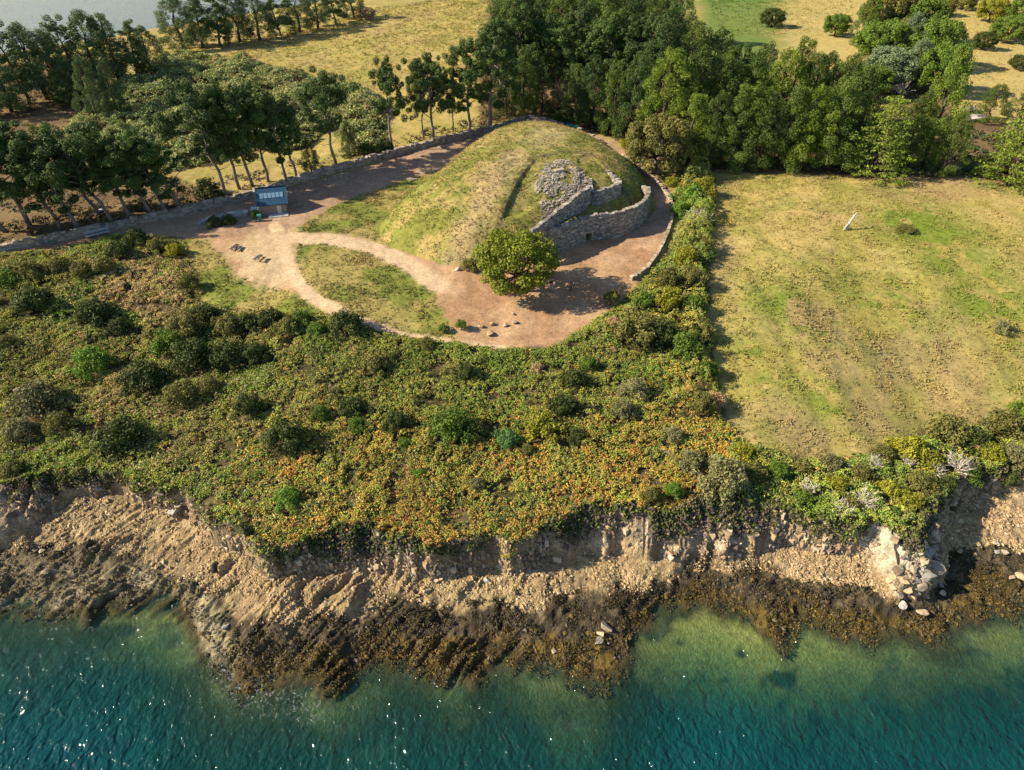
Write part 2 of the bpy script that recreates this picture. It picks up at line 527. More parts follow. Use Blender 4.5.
M = {}
M['pine'] = foliage('pine_needles', (0.031, 0.060, 0.014), (0.092, 0.144, 0.031), 0.15, 0.18)
M['pine_light'] = foliage('light_pine_needles', (0.052, 0.101, 0.022), (0.131, 0.200, 0.039), 0.18, 0.15)
M['cypress'] = foliage('cypress_sprays', (0.042, 0.075, 0.015), (0.134, 0.182, 0.028), 0.18, 0.2)
M['cypress_bright'] = foliage('bright_cypress_sprays', (0.069, 0.128, 0.013), (0.230, 0.288, 0.032), 0.22, 0.12)
M['cypress_blue'] = foliage('bluish_sprays', (0.104, 0.160, 0.075), (0.228, 0.288, 0.144), 0.2, 0.12)
M['shore'] = foliage('shore_pine_needles', (0.047, 0.087, 0.033), (0.145, 0.197, 0.056), 0.16, 0.2)
M['oak'] = foliage('oak_leaves', (0.082, 0.122, 0.012), (0.254, 0.286, 0.023), 0.25, 0.05)
M['sh_dark'] = foliage('dark_shrub_leaves', (0.037, 0.055, 0.012), (0.097, 0.122, 0.026), 0.2, 0.12)
M['sh_green'] = foliage('green_shrub_leaves', (0.065, 0.122, 0.016), (0.164, 0.237, 0.030), 0.22, 0.12)
M['sh_bright'] = foliage('bright_shrub_leaves', (0.081, 0.175, 0.019), (0.199, 0.309, 0.037), 0.25, 0.1)
M['sh_teal'] = foliage('bluegreen_shrub_leaves', (0.050, 0.120, 0.034), (0.120, 0.230, 0.062), 0.25, 0.05)
M['sh_olive'] = foliage('olive_shrub_leaves', (0.082, 0.095, 0.023), (0.229, 0.215, 0.055), 0.22, 0.15)
M['sh_yellow'] = foliage('yellowgreen_shrub_leaves', (0.147, 0.172, 0.014), (0.352, 0.336, 0.035), 0.25, 0.12)
M['sh_grey'] = foliage('greygreen_shrub_leaves', (0.114, 0.129, 0.052), (0.295, 0.272, 0.116), 0.2, 0.15)
M['sh_straw'] = foliage('dry_shrub_leaves', (0.278, 0.186, 0.098), (0.541, 0.372, 0.209), 0.15, 0.1)
M['bark'] = bark('pine_bark', (0.105, 0.085, 0.070), (0.250, 0.215, 0.185))
M['bark_dark'] = bark('dark_bark', (0.06, 0.045, 0.032), (0.15, 0.115, 0.085))
M['deadwood'] = bark('bleached_wood', (0.34, 0.30, 0.26), (0.58, 0.53, 0.47))
M['stuff'] = colmat('leafy_cover', 0.75, 0.2, 2.0, 0.12)
M['grass'] = colmat('grass_blades', 0.8, 0.2, 2.0, 0.12)
M['ground'] = colmat('ground_cover', 0.95, 0.0, 2.6, 0.3, 0.55, 0.12, 0.1)
M['cliff'] = None
M['shore_rock'] = colmat('shore_rock', 0.9, 0.0, 2.4, 0.42, 1.0, 0.3, 0.2)
M['weed'] = colmat('seaweed', 0.55, 0.1, 2.0, 0.25, 0, 0, 0.4)
M['pebble'] = colmat('pebbles', 0.9, 0.0, 5.0, 0.2, 0, 0, 0.15)
M['masonry'] = blockstone('dry_stone')
M['granite'] = stone('pale_granite', (0.25, 0.205, 0.150), (0.43, 0.37, 0.28), 1.8)
M['tanrock'] = stone('tan_rock', (0.30, 0.21, 0.13), (0.50, 0.38, 0.26), 2.0)
M['greyrock'] = stone('grey_rock', (0.22, 0.21, 0.20), (0.42, 0.40, 0.38), 1.5, lichen=(0.10, 0.11, 0.05))
M['weedrock'] = stone('weedy_rock', (0.03, 0.028, 0.02), (0.085, 0.075, 0.04), 2.0, 0.8, 0.6)
M['slate'] = slate('slate_roof', (0.014, 0.055, 0.115), (0.022, 0.075, 0.145))
M['shedwall'] = stone('mauve_stone_wall', (0.20, 0.15, 0.14), (0.30, 0.24, 0.22), 5, 0.5)
M['panel'] = plain('pale_roof_panel', (0.11, 0.20, 0.31), 0.45, 10, 0.12)
M['door'] = plain('beige_door', (0.45, 0.40, 0.33), 0.6)
M['concrete'] = plain('grey_concrete', (0.42, 0.42, 0.42), 0.85, 4, 0.2)
M['bluewood'] = plain('blue_painted_board', (0.04, 0.12, 0.26), 0.5)
M['greywood'] = plain('weathered_grey_wood', (0.33, 0.36, 0.38), 0.8, 12, 0.3)
M['tealwood'] = plain('teal_painted_wood', (0.02, 0.17, 0.16), 0.55)
M['brownwood'] = plain('dark_brown_wood', (0.07, 0.055, 0.045), 0.7, 12, 0.3)
M['black'] = plain('black_metal', (0.02, 0.02, 0.022), 0.4)
M['rubber'] = plain('black_rubber', (0.018, 0.018, 0.018), 0.8)
M['white'] = plain('white_plastic', (0.75, 0.76, 0.78), 0.4)
M['skin'] = plain('skin', (0.50, 0.32, 0.24), 0.6)
M['navy'] = plain('dark_cloth', (0.025, 0.025, 0.045), 0.9)
M['purple'] = plain('plum_cloth', (0.07, 0.035, 0.075), 0.9)
M['palecloth'] = plain('pale_cloth', (0.40, 0.36, 0.33), 0.9)
M['hair'] = plain('dark_hair', (0.03, 0.02, 0.015), 0.7)

def water_mat():
    t = NT('sea_water')
    p = t.coord()
    mp = t.n('ShaderNodeMapping'); t.l(p, mp.inputs[0])
    mp.inputs['Rotation'].default_value = (0, 0, R(-35)); mp.inputs['Scale'].default_value = (1.2, 0.85, 1)
    n1 = t.noise(mp.outputs[0], 1.15, 1, 0.5, 0.7)
    n2 = t.noise(mp.outputs[0], 3.1, 1, 0.5, 0.5)
    h = t.math('ADD', n1, t.math('MULTIPLY', n2, 0.32))
    nrm = t.bump(h, 1.0, 0.38)
    soft = t.bump(h, 1.0, 0.13)
    dt = t.n('ShaderNodeVectorMath', operation='DOT_PRODUCT'); t.l(t.n('ShaderNodeNewGeometry').outputs['Incoming'], dt.inputs[0]); t.l(soft, dt.inputs[1])
    cs = t.math('SUBTRACT', 1.0, t.math('MINIMUM', t.math('ABSOLUTE', dt.outputs['Value']), 1.0))
    frv = t.math('ADD', 0.02, t.math('MULTIPLY', t.math('POWER', cs, 5.0), 0.98))
    gl = t.n('ShaderNodeBsdfGlossy', i_Roughness=0.04); t.l(nrm, gl.inputs['Normal'])
    gl.inputs['Color'].default_value = (1, 1, 1, 1)
    dep = t.n('ShaderNodeAttribute', attribute_name='depth').outputs['Fac']
    e = t.math('SUBTRACT', 1.0, t.math('POWER', 2.718, t.math('MULTIPLY', dep, -0.46)))
    e2 = t.math('SUBTRACT', 1.0, t.math('POWER', 2.718, t.math('MULTIPLY', dep, -0.44)))
    tr = t.n('ShaderNodeBsdfTransparent')
    t.l(t.mixc(e2, (0.90, 0.98, 0.92), (0.16, 0.66, 0.58)), tr.inputs[0])
    df = t.n('ShaderNodeBsdfDiffuse')
    big = t.noise(p, 0.09, 3, 0.6, 1.0)
    t.l(t.mixc(e, (0.004, 0.058, 0.050), t.mixc(t.rng(big, .35, .65, 0, 1), (0.002, 0.030, 0.045), (0.003, 0.054, 0.064))), df.inputs[0])
    t.l(nrm, df.inputs['Normal'])
    body = t.n('ShaderNodeMixShader'); t.l(t.math('MULTIPLY', e, 0.96), body.inputs[0]); t.l(tr.outputs[0], body.inputs[1]); t.l(df.outputs[0], body.inputs[2])
    foam = t.n('ShaderNodeAttribute', attribute_name='foam').outputs['Fac']
    fn = t.noise(mp.outputs[0], 2.6, 4, 0.75, 1.0)
    fm = t.math('MULTIPLY', foam, t.rng(fn, .55, .75, 0, .8))
    fd = t.n('ShaderNodeBsdfDiffuse'); fd.inputs[0].default_value = (.7, .72, .72, 1)
    body2 = t.n('ShaderNodeMixShader'); t.l(fm, body2.inputs[0]); t.l(body.outputs[0], body2.inputs[1]); t.l(fd.outputs[0], body2.inputs[2])
    mx = t.n('ShaderNodeMixShader'); t.l(frv, mx.inputs[0]); t.l(body2.outputs[0], mx.inputs[1]); t.l(gl.outputs[0], mx.inputs[2])
    return t.fin(mx.outputs[0])
M['water'] = water_mat()
def cliff_mat():
    t = NT('cliff_rock')
    a = t.n('ShaderNodeAttribute', attribute_name='Col').outputs['Color']
    p = t.coord()
    n1 = t.noise(p, 0.9, 5, 0.7, 0.4); n2 = t.noise(p, 4.0, 4, 0.7)
    col = scale_col(t, a, t.rng(n1, .3, .7, .55, 1.45))
    col = scale_col(t, col, t.rng(n2, .3, .7, .6, 1.3))
    return t.fin(t.princ(col, .92, t.bump(t.math('ADD', n1, n2), .9, .25), spec=.15))
M['cliff'] = cliff_mat()
# shrubs one by one: photo x, y, half-width, leaves, label
SL = [
 # left scrub
 (35, 300, 20, 'sh_dark', 'wide dark shrub near the left edge below the track'),
 (97, 312, 17, 'sh_dark', 'dark shrub in tan bracken right of the wide left edge shrub'),
 (122, 328, 12, 'sh_dark', 'small dark ball shrub in the tan bracken'),
 (97, 363, 19, 'sh_bright', 'brightest green shrub of the left scrub'),
 (146, 377, 22, 'sh_dark', 'big round dark shrub right of the bright green one'),
 (41, 399, 22, 'sh_grey', 'grey green shrub beside the white boulder'),
 (126, 438, 25, 'sh_dark', 'largest dark shrub low in the left scrub above the cove'),
 (24, 430, 14, 'sh_grey', 'grey shrub by the left edge above the cove'),
 (62, 425, 13, 'sh_olive', 'olive shrub between the grey shrub and the cove shrub'),
 (172, 345, 18, 'sh_green', 'green shrub at the left end of the dark shrub cluster'),
 (196, 358, 21, 'sh_dark', 'dark shrub in the middle of the dark cluster'),
 (190, 328, 18, 'sh_olive', 'brownish shrub at the lawn corner'),
 (208, 316, 13, 'sh_dark', 'dark shrub touching the lawn corner'),
 (232, 357, 18, 'sh_dark', 'dark shrub at the right of the dark cluster'),
 (256, 354, 15, 'sh_dark', 'small dark shrub ending the dark cluster on the right'),
 (230, 326, 15, 'sh_olive', 'olive shrub along the bottom of the lawn'),
 (252, 324, 13, 'sh_dark', 'dark shrub along the bottom of the lawn'),
 (272, 320, 13, 'sh_dark', 'small round dark shrub under the lawn, beside its twin'),
 (288, 329, 13, 'sh_olive', 'olive shrub below the small twins under the lawn'),
 (303, 322, 11, 'sh_green', 'green shrub under the narrow end of the lawn'),
 (318, 330, 10, 'sh_green', 'small green shrub left of the path side dark shrub'),
 (347, 325, 18, 'sh_dark', 'dark rounded shrub overhanging the sandy path'),
 (183, 398, 18, 'sh_olive', 'yellowish olive shrub right of the big round dark shrub'),
 (211, 388, 12, 'sh_olive', 'olive shrub under the dark cluster'),
 (120, 252, 12, 'sh_dark', 'dark shrub at the track edge above the tan bracken'),
 (138, 240, 12, 'sh_dark', 'dark green shrub poking up beside the track'),
 (104, 262, 12, 'sh_olive', 'olive shrub left of the track edge dark shrub'),
 (84, 266, 12, 'sh_olive', 'olive shrub in the hedge below the track, nearer the hut'),
 (60, 264, 12, 'sh_olive', 'olive shrub in the hedge below the track, middle'),
 (34, 269, 13, 'sh_olive', 'olive shrub in the hedge below the track, near the left edge'),
 (10, 276, 13, 'sh_green', 'green shrub in the hedge at the left edge'),
 (160, 247, 11, 'sh_olive', 'olive shrub in the hedge right of the poking dark shrub'),
 (176, 252, 9, 'sh_yellow', 'yellowish shrub at the lawn end of the hedge'),
 (190, 285, 10, 'sh_olive', 'olive shrub on the left border of the lawn'),
 (8, 345, 12, 'sh_olive', 'olive shrub on the left edge under the wide dark one'),
 (12, 470, 13, 'sh_olive', 'olive shrub at the left edge right above the cove bank'),
 # middle scrub
 (250, 407, 15, 'sh_dark', 'round dark shrub left of centre in the bracken'),
 (286, 437, 21, 'sh_dark', 'larger dark shrub below and right of the round one'),
 (289, 498, 14, 'sh_bright', 'bright green shrub near the cliff left of centre'),
 (322, 415, 10, 'sh_green', 'small upright green shrub among the central bracken'),
 (352, 408, 14, 'sh_dark', 'dark shrub in the shadowed centre of the bracken'),
 (357, 427, 9, 'sh_green', 'small green shrub under the shadowed centre one'),
 (377, 364, 15, 'sh_olive', 'olive shrub upper centre of the bracken below the path'),
 (396, 424, 13, 'sh_dark', 'dark shrub right of the shadowed centre'),
 (405, 446, 8, 'sh_green', 'tiny dark green shrub among rust bracken'),
 (452, 425, 22, 'sh_green', 'broad green shrub in the middle of the bracken'),
 (474, 432, 12, 'sh_dark', 'dark shrub joined to the broad green one'),
 (466, 374, 10, 'sh_dark', 'small dark shrub under the stone row'),
 (427, 346, 9, 'sh_olive', 'olive shrub just below the sandy path'),
 (476, 486, 8, 'sh_grey', 'small grey shrub in the rust bracken'),
 (420, 476, 7, 'sh_bright', 'tiny bright shrub in the rust bracken'),
 (507, 440, 13, 'sh_teal', 'blue green shrub left of the yellow green dome'),
 (542, 425, 20, 'sh_yellow', 'yellow green domed shrub right of the blue green one'),
 (562, 406, 15, 'sh_dark', 'dark shrub behind the yellow green dome'),
 (576, 438, 10, 'sh_dark', 'small dark shrub right of the yellow green dome'),
 (527, 452, 8, 'sh_olive', 'small olive shrub below the yellow green dome'),
 (574, 381, 13, 'sh_dark', 'dark shrub in the upper right bracken'),
 (588, 366, 9, 'sh_green', 'green shrub just above the upper right dark one'),
 # right scrub and hedge
 (634, 330, 23, 'sh_olive', 'big olive shrub right below the forecourt'),
 (660, 336, 16, 'sh_dark', 'dark shrub in the shade of the big olive one'),
 (684, 350, 15, 'sh_green', 'green shrub at the field edge of the hedge bulge'),
 (633, 391, 14, 'sh_grey', 'pale olive shrub below the big olive one'),
 (622, 412, 12, 'sh_grey', 'pale shrub joined below the pale olive one'),
 (645, 302, 12, 'sh_green', 'green shrub between the forecourt and big olive shrub'),
 (668, 305, 13, 'sh_yellow', 'yellow green shrub in the hedge left half'),
 (692, 308, 12, 'sh_green', 'green hedge shrub at the field side'),
 (668, 284, 11, 'sh_olive', 'olive hedge shrub below the low pale wall end'),
 (690, 284, 12, 'sh_olive', 'olive hedge shrub on the field side, middle'),
 (685, 262, 12, 'sh_yellow', 'yellow green hedge shrub right of the wall curve'),
 (703, 250, 9, 'sh_olive', 'small olive hedge shrub casting shade on the field'),
 (689, 240, 11, 'sh_olive', 'olive hedge shrub below the white dead bush'),
 (690, 197, 13, 'sh_bright', 'bright green hedge shrub above the white dead bush'),
 (704, 192, 10, 'sh_yellow', 'yellow green hedge shrub at the field corner'),
 (680, 212, 9, 'sh_bright', 'bright shrub left of the white dead bush'),
 (672, 182, 8, 'sh_yellow', 'yellowish shrub under the olive round tree'),
 (630, 143, 9, 'sh_yellow', 'yellow green shrub left of the olive round tree'),
 (700, 336, 12, 'sh_olive', 'olive shrub on the field border below the hedge bulge'),
 (704, 372, 11, 'sh_green', 'green shrub on the lower field border'),
 (700, 408, 12, 'sh_olive', 'olive shrub left of the straw coloured bush'),
 (672, 436, 10, 'sh_grey', 'grey shrub above the light green cliff shrub'),
 (612, 262 + 36, 8, 'sh_olive', 'olive shrub at the lower edge of the forecourt'),
 # shrubs on the right cliff
 (722, 478, 25, 'sh_grey', 'wide light green shrub on the cliff edge'),
 (719, 464, 10, 'sh_bright', 'fresh green shrub on top of the wide light one'),
 (673, 491, 9, 'sh_bright', 'small vivid shrub on the cliff edge left of the wide one'),
 (690, 462, 13, 'sh_grey', 'grey shrub left of the wide light green one'),
 (650, 497, 10, 'sh_olive', 'olive shrub above the pale cliff ribs'),
 (752, 472, 16, 'sh_olive', 'olive shrub right of the wide light green one'),
 (776, 470, 13, 'sh_green', 'green shrub on the cliff behind the grey dead twigs'),
 (742, 452, 12, 'sh_yellow', 'yellowish shrub at the bottom left corner of the field'),
 (800, 466, 12, 'sh_olive', 'olive shrub at the bottom of the field, left part'),
 (828, 463, 13, 'sh_grey', 'pale grey green shrub at the bottom of the field'),
 (803, 497, 13, 'sh_green', 'dark green shrub on the cliff brow'),
 (835, 484, 13, 'sh_yellow', 'yellow green shrub on the cliff brow'),
 (848, 503, 11, 'sh_olive', 'olive shrub hanging on the brow above the stony beach'),
 (860, 474, 12, 'sh_olive', 'olive shrub behind the pale dead branches'),
 (886, 488, 12, 'sh_yellow', 'yellow green shrub on the neck of the headland'),
 (907, 500, 14, 'sh_yellow', 'yellow green shrub on the headland crest'),
 (919, 482, 13, 'sh_olive', 'olive shrub on the inner headland'),
 (893, 514, 9, 'sh_green', 'small green shrub on the white headland rock'),
 (905, 447, 20, 'sh_yellow', 'bright yellow green spreading shrub at the field edge'),
 (882, 452, 12, 'sh_olive', 'olive shrub left of the bright spreading shrub'),
 (945, 428, 22, 'sh_olive', 'largest olive shrub at the bottom right of the field'),
 (972, 440, 16, 'sh_dark', 'dark shrub right of the largest olive shrub'),
 (926, 458, 15, 'sh_yellow', 'yellow shrub below the bright spreading shrub'),
 (1001, 422, 18, 'sh_olive', 'olive shrub near the right edge at the field bottom'),
 (1020, 410, 14, 'sh_green', 'green shrub cut by the right edge'),
 (988, 452, 14, 'sh_yellow', 'yellow green shrub above the shaded cove'),
 (1013, 454, 14, 'sh_grey', 'pale green shrub at the right edge above the cove'),
 (945, 482, 11, 'sh_dark', 'dark shrub at the top of the shaded cove'),
 (968, 474, 11, 'sh_green', 'green shrub hanging over the shaded cove'),
 (1008, 478, 9, 'sh_dark', 'small dark shrub hanging over the right cove'),
 # the meadow edges and track
 (383, 148, 12, 'sh_dark', 'round dark shrub at the foot of the first tall pine'),
 (366, 150, 9, 'sh_dark', 'low dark shrub left of the round one by the wall'),
 (215, 222, 8, 'sh_dark', 'dark tuft shrub left of the hut at the track edge'),
 (230, 220, 7, 'sh_dark', 'small dark tuft shrub nearest the hut side wall'),
 (256.5, 214, 6, 'sh_green', 'small green bush against the hut front'),
 (208, 190, 12, 'sh_dark', 'dark shrub behind the wall left of the hut'),
 (470, 266, 9, 'sh_olive', 'olive shrub at the left foot of the mound'),
 (484, 257, 9, 'sh_dark', 'dark shrub between mound foot and oak'),
 (1000, 327, 9, 'sh_grey', 'grey shrub alone on the right of the field'),
 (905, 226, 11, 'sh_olive', 'low spreading olive shrub in the upper field'),
 (443, 330, 6, 'sh_green', 'low green plant at the left of the stone row'),
 (461, 327, 6, 'sh_green', 'low green plant in the middle of the stone row'),
 (562, 118, 9, 'sh_dark', 'dark bush against the gate wall'),
 (566, 92, 16, 'sh_straw', 'bare greyish bush in front of the wood'),
 (548, 104, 12, 'sh_straw', 'smaller bare greyish bush in front of the wood'),
]

def shrub_spots():
    out = []
    for px, py, r, m, lab in SL:
        x, y, z = G1(px, py + r * .45, False)
        out.append((x, y, r * 1.1 * (y * cP - (z - CZ) * sP) / FPX))
    return out
SHRUB_SPOTS = shrub_spots()
# ------------------------------------------------------------------ land-cover outlines (photo pixels -> ground)
BARE = wpoly([(-60, 262), (-60, 256), (0, 246), (60, 240), (120, 228), (200, 210), (250, 200), (300, 184), (340, 174), (400, 155), (450, 141), (500, 129), (530, 118), (560, 120), (600, 135),
              (640, 160), (668, 186), (676, 212), (668, 240), (655, 262), (632, 288), (600, 312), (560, 340), (520, 346), (480, 345), (430, 338),
              (390, 329), (350, 316), (320, 306), (300, 296), (275, 282), (240, 278), (215, 265), (200, 250), (185, 240), (150, 238), (100, 246), (40, 262), (-60, 272)])
APRON = wpoly([(296, 232), (306, 222), (340, 202), (400, 182), (440, 170), (478, 153), (500, 158), (470, 262), (440, 256), (398, 245), (352, 236)])
ISLE = wpoly([(296, 244), (330, 243), (372, 250), (403, 262), (430, 284), (442, 304), (450, 324), (456, 334), (420, 329), (392, 323), (354, 312), (323, 297), (303, 280), (294, 262)])
LAWN = wpoly([(180, 240), (205, 238), (222, 254), (236, 270), (262, 279), (288, 287), (310, 302), (345, 322), (330, 330), (300, 326), (260, 320), (215, 300), (200, 290)])
SANDY = wpoly([(235, 245), (262, 232), (296, 232), (292, 262), (300, 285), (270, 282), (238, 272)])
PATHLINE = wpoly([(275, 225), (283, 245), (290, 270), (308, 293), (345, 313), (400, 329), (450, 338), (500, 341)])
PATHLINE2 = wpoly([(290, 238), (330, 240), (375, 248), (410, 265), (440, 285)])
SCRUB = wpoly([(-160, 286), (0, 269), (60, 262), (130, 246), (184, 250), (192, 264), (203, 308), (262, 321), (318, 323), (345, 329), (390, 341), (440, 349), (500, 354),
               (556, 351), (606, 322), (645, 290), (666, 264), (682, 226), (674, 192), (684, 176), (712, 188), (710, 260), (706, 330), (722, 400),
               (742, 440), (790, 450), (830, 448), (880, 440), (905, 425), (940, 412), (1000, 402), (1060, 392), (1300, 380),
               (1300, 440), (1080, 462), (1024, 470), (985, 472), (955, 478), (940, 488), (927, 510), (917, 536), (900, 533), (868, 528), (830, 524), (800, 514), (763, 503),
               (733, 505), (700, 503), (657, 510), (610, 508), (590, 507), (548, 520), (530, 538), (505, 541), (458, 541), (430, 549), (400, 539), (360, 530),
               (335, 533), (310, 544), (285, 556), (262, 553), (232, 534), (208, 524), (195, 506), (180, 493), (140, 488), (110, 478), (70, 480), (30, 482), (0, 496), (-160, 520)], 7.0)
THICKET = wpoly([(60, 150), (80, 118), (130, 85), (160, 66), (205, 60), (262, 68), (318, 84), (360, 92), (385, 108), (384, 140), (360, 150), (330, 132), (300, 150), (250, 148), (205, 165), (160, 172), (100, 175)])
WOODFLOOR = wpoly([(-300, 250), (-60, 252), (0, 243), (120, 226), (200, 208), (250, 198), (205, 188), (150, 170), (90, 100), (120, 70), (60, 60), (-60, 80), (-300, 130)])
WOODFLOOR2 = wpoly([(478, 128), (500, 122), (540, 119), (600, 134), (650, 160), (700, 172), (780, 172), (860, 178), (960, 178), (1060, 190), (1060, 130), (960, 120), (860, 110), (760, 84), (690, 60), (680, -30), (500, -30), (478, 60)])
HEDGE_R = wpoly([(866, 20), (925, 10), (955, 120), (1060, 135), (1060, 180), (860, 175)])

def land_cover(x, y, z):
    n1 = fbm(x * .9, y * .9, 101, 3) - .5
    n2 = fbm(x * .22, y * .22, 103, 4)
    n3 = fbm(x * .06, y * .06, 105, 3)
    c0, c1, c2, c3, zt = coast(x)
    def lerp(a, b, t): return a + (np.asarray(b) - a) * np.asarray(t)[..., None]
    # meadow: dry straw to green
    dry = np.array([0.370, 0.290, 0.110]); ol = np.array([0.265, 0.230, 0.065]); gr = np.array([0.125, 0.165, 0.025]); br = np.array([0.270, 0.200, 0.100])
    col = np.zeros(x.shape + (3,)) + ol
    col = lerp(col, dry, sstep(.38, .62, n2) * 0.85)
    col = lerp(col, br, sstep(.5, .7, fbm(x * .11 + 7, y * .11, 107, 4)) * .6)
    col = lerp(col, gr, sstep(.56, .72, fbm(x * .16 + 3, y * .16, 109, 4)) * .4)
    fx, fy = unz(np.array([892., 790., 960., 760., 830., 1000., 905, 700, 200, 930]), np.array([296., 300., 260., 350., 380., 300., 225, 0, 90, 222]), 9)
    for i, r in enumerate([6.5, 7, 9, 5, 4, 8, 6, 22, 14, 8]):
        dd = np.hypot((x - fx[i]) * 1.0, (y - fy[i]) * .8) / r
        col = lerp(col, gr * np.array([1.0, 1.08, .9]), np.clip(1.25 - dd, 0, 1) * sstep(.36, .58, n2 + n1 * .5) * .85)
    # mown field at the top right is green in its near left corner and straw coloured further right
    ux, uy = project(x, y, 9)
    tr = sstep(690, 712, ux) * (1 - sstep(150, 170, uy)) * (y > 150)
    col = lerp(col, np.array([0.085, 0.15, 0.03]), tr * (1 - sstep(760, 800, ux + 40 * (n2 - .5))) * .8)
    stripes = .5 + .5 * np.sin((x * .94 + y * .34) * 2.2)
    col = lerp(col, np.array([0.36, 0.29, .11]), tr * sstep(770, 800, ux) * (.55 + .35 * stripes))
    # far meadow by the sea is straw yellow
    fm = (y > 120) * (1 - sstep(480, 520, ux))
    col = lerp(col, np.array([0.31, 0.25, 0.075]), fm * .3)
    # lawns and apron
    for P in (APRON, ISLE, LAWN):
        d = poly_sd(P, x, y)
        c = lerp(np.zeros(x.shape + (3,)) + np.array([0.145, 0.165, 0.035]), np.array([0.26, 0.215, 0.075]), sstep(.42, .64, n2 + (.04 if P is ISLE else 0)))
        P_m = sstep(-.6, .6, d + n1 * 2.0)
        if P is APRON: apron_m = P_m; apron_c = c
        elif P is ISLE: isle_m = P_m; isle_c = c
        else: lawn_m = P_m; lawn_c = c
    # bare earth
    d = poly_sd(BARE, x, y)
    bare = sstep(-.5, .6, d + n1 * 1.6)
    earth = lerp(np.zeros(x.shape + (3,)) + np.array([0.280, 0.170, 0.098]), np.array([0.37, 0.245, 0.145]), sstep(.35, .65, n2 + n1 * .4))
    shade_track = 1 - sstep(300, 420, ux)
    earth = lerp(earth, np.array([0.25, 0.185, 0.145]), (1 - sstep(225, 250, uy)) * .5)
    bare_rest = bare
    col = lerp(col, earth, bare)
    col = lerp(col, apron_c, apron_m)
    col = lerp(col, isle_c, isle_m)
    sd = sstep(-1.5, 1.5, poly_sd(SANDY, x, y) + n1 * 3)
    col = lerp(col, lawn_c, lawn_m * (1 - sd))
    col = lerp(col, np.array([0.42, 0.325, 0.20]), sd * .8)
    pl = np.minimum(line_d(PATHLINE, x, y) / .95, line_d(PATHLINE2, x, y) / 1.7)
    pth = 1 - sstep(.75, 1.2, pl + n1 * .5)
    col = lerp(col, np.array([0.45, 0.335, 0.215]), pth)
    bare = np.clip(np.maximum(bare * (1 - apron_m) * (1 - isle_m) * (1 - lawn_m * (1 - sd)), np.maximum(pth, sd * .8)), 0, 1)
    # wood floor
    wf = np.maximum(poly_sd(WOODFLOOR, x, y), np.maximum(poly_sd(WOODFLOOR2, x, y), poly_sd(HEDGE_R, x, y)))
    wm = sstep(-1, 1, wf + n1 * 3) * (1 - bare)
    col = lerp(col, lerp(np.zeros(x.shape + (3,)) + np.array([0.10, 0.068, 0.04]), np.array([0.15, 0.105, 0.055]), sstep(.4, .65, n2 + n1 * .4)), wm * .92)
    # scrub soil
    sc = np.maximum(poly_sd(SCRUB, x, y), poly_sd(THICKET, x, y))
    scm = sstep(-.4, .5, sc + n1 * 1.5)
    soil = lerp(np.zeros(x.shape + (3,)) + np.array([0.050, 0.046, 0.020]), np.array([0.11, 0.085, 0.04]), sstep(.4, .6, n2))
    col = lerp(col, soil, scm)
    # cliff, beach, weed, seabed
    on = sstep(-.35, .15, c0 - y + n1 * .8)
    cl = lerp(np.zeros(x.shape + (3,)) + np.array([0.21, 0.165, 0.115]), np.array([0.42, 0.33, 0.22]), sstep(.40, .62, fbm(x * .9, y * 1.3, 111, 4)))
    cl = lerp(cl, np.array([0.105, 0.080, 0.068]), sstep(.54, .68, fbm(x * .35 + 4, y * .5, 113, 3)) * .5)
    qx, qy = unz(np.array([905., 880., 650., 690.]), np.array([560., 545., 530., 530.]), 2.5)
    for i, r in enumerate([4.5, 4.0, 2.0, 2.2]):
        cl = lerp(cl, np.array([0.46, 0.40, 0.31]), np.clip(1.3 - np.hypot(x - qx[i], y - qy[i]) / r, 0, 1) * sstep(.38, .6, n2 + n1 * .7))
    col = lerp(col, cl, on)
    bm = sstep(-.5, .4, c1 - y + n1 * 1.2)
    bc = lerp(np.zeros(x.shape + (3,)) + np.array([0.25, 0.185, 0.10]), np.array([0.39, 0.295, 0.165]), sstep(.35, .65, fbm(x * 1.4, y * 1.4, 115, 4)))
    bc = lerp(bc, np.array([0.20, 0.14, 0.085]), sstep(.55, .7, fbm(x * .3, y * .4, 117, 3)) * .6)
    col = lerp(col, bc, bm)
    wdm = sstep(-.5, .5, c2 - y + n1 * 1.6 + (fbm(x * .45, y * .45, 118, 3) - .5) * 2.4)
    wc = lerp(np.zeros(x.shape + (3,)) + np.array([0.038, 0.032, 0.020]), np.array([0.105, 0.085, 0.050]), sstep(.4, .65, fbm(x * 1.1, y * 1.1, 119, 4)))
    col = lerp(col, wc, wdm)
    # lower part of the weed band is ochre bladder wrack (pale grey-olive on the far left)
    w = np.clip((y - c3) / np.maximum(c2 - c3, .3), -1, 2)
    lf0 = .45 * (1 - sstep(-27, -21, x))
    och = (1 - sstep(.25, .55, w + n1 * .6 - lf0)) * sstep(-.5, .5, c2 - y)
    occ = lerp(np.zeros(x.shape + (3,)) + np.array([0.048, 0.037, 0.013]), np.array([0.120, 0.086, 0.022]), sstep(.42, .66, fbm(x * .9, y * .9, 121, 4)))
    lf = 1 - sstep(-27, -21, x)
    occ = lerp(occ, lerp(np.zeros(x.shape + (3,)) + np.array([0.15, 0.13, 0.075]), np.array([0.30, 0.265, 0.17]), sstep(.4, .6, n2 + n1)), lf)
    col = lerp(col, occ, och)
    sea = sstep(-.3, .5, c3 - y + n1 * .6)
    gx, gy = unz(np.array([720., 760., 690., 170., 850, 1010, 330, 560]), np.array([640., 660., 610., 620., 660, 660, 690, 690]), -1.0)
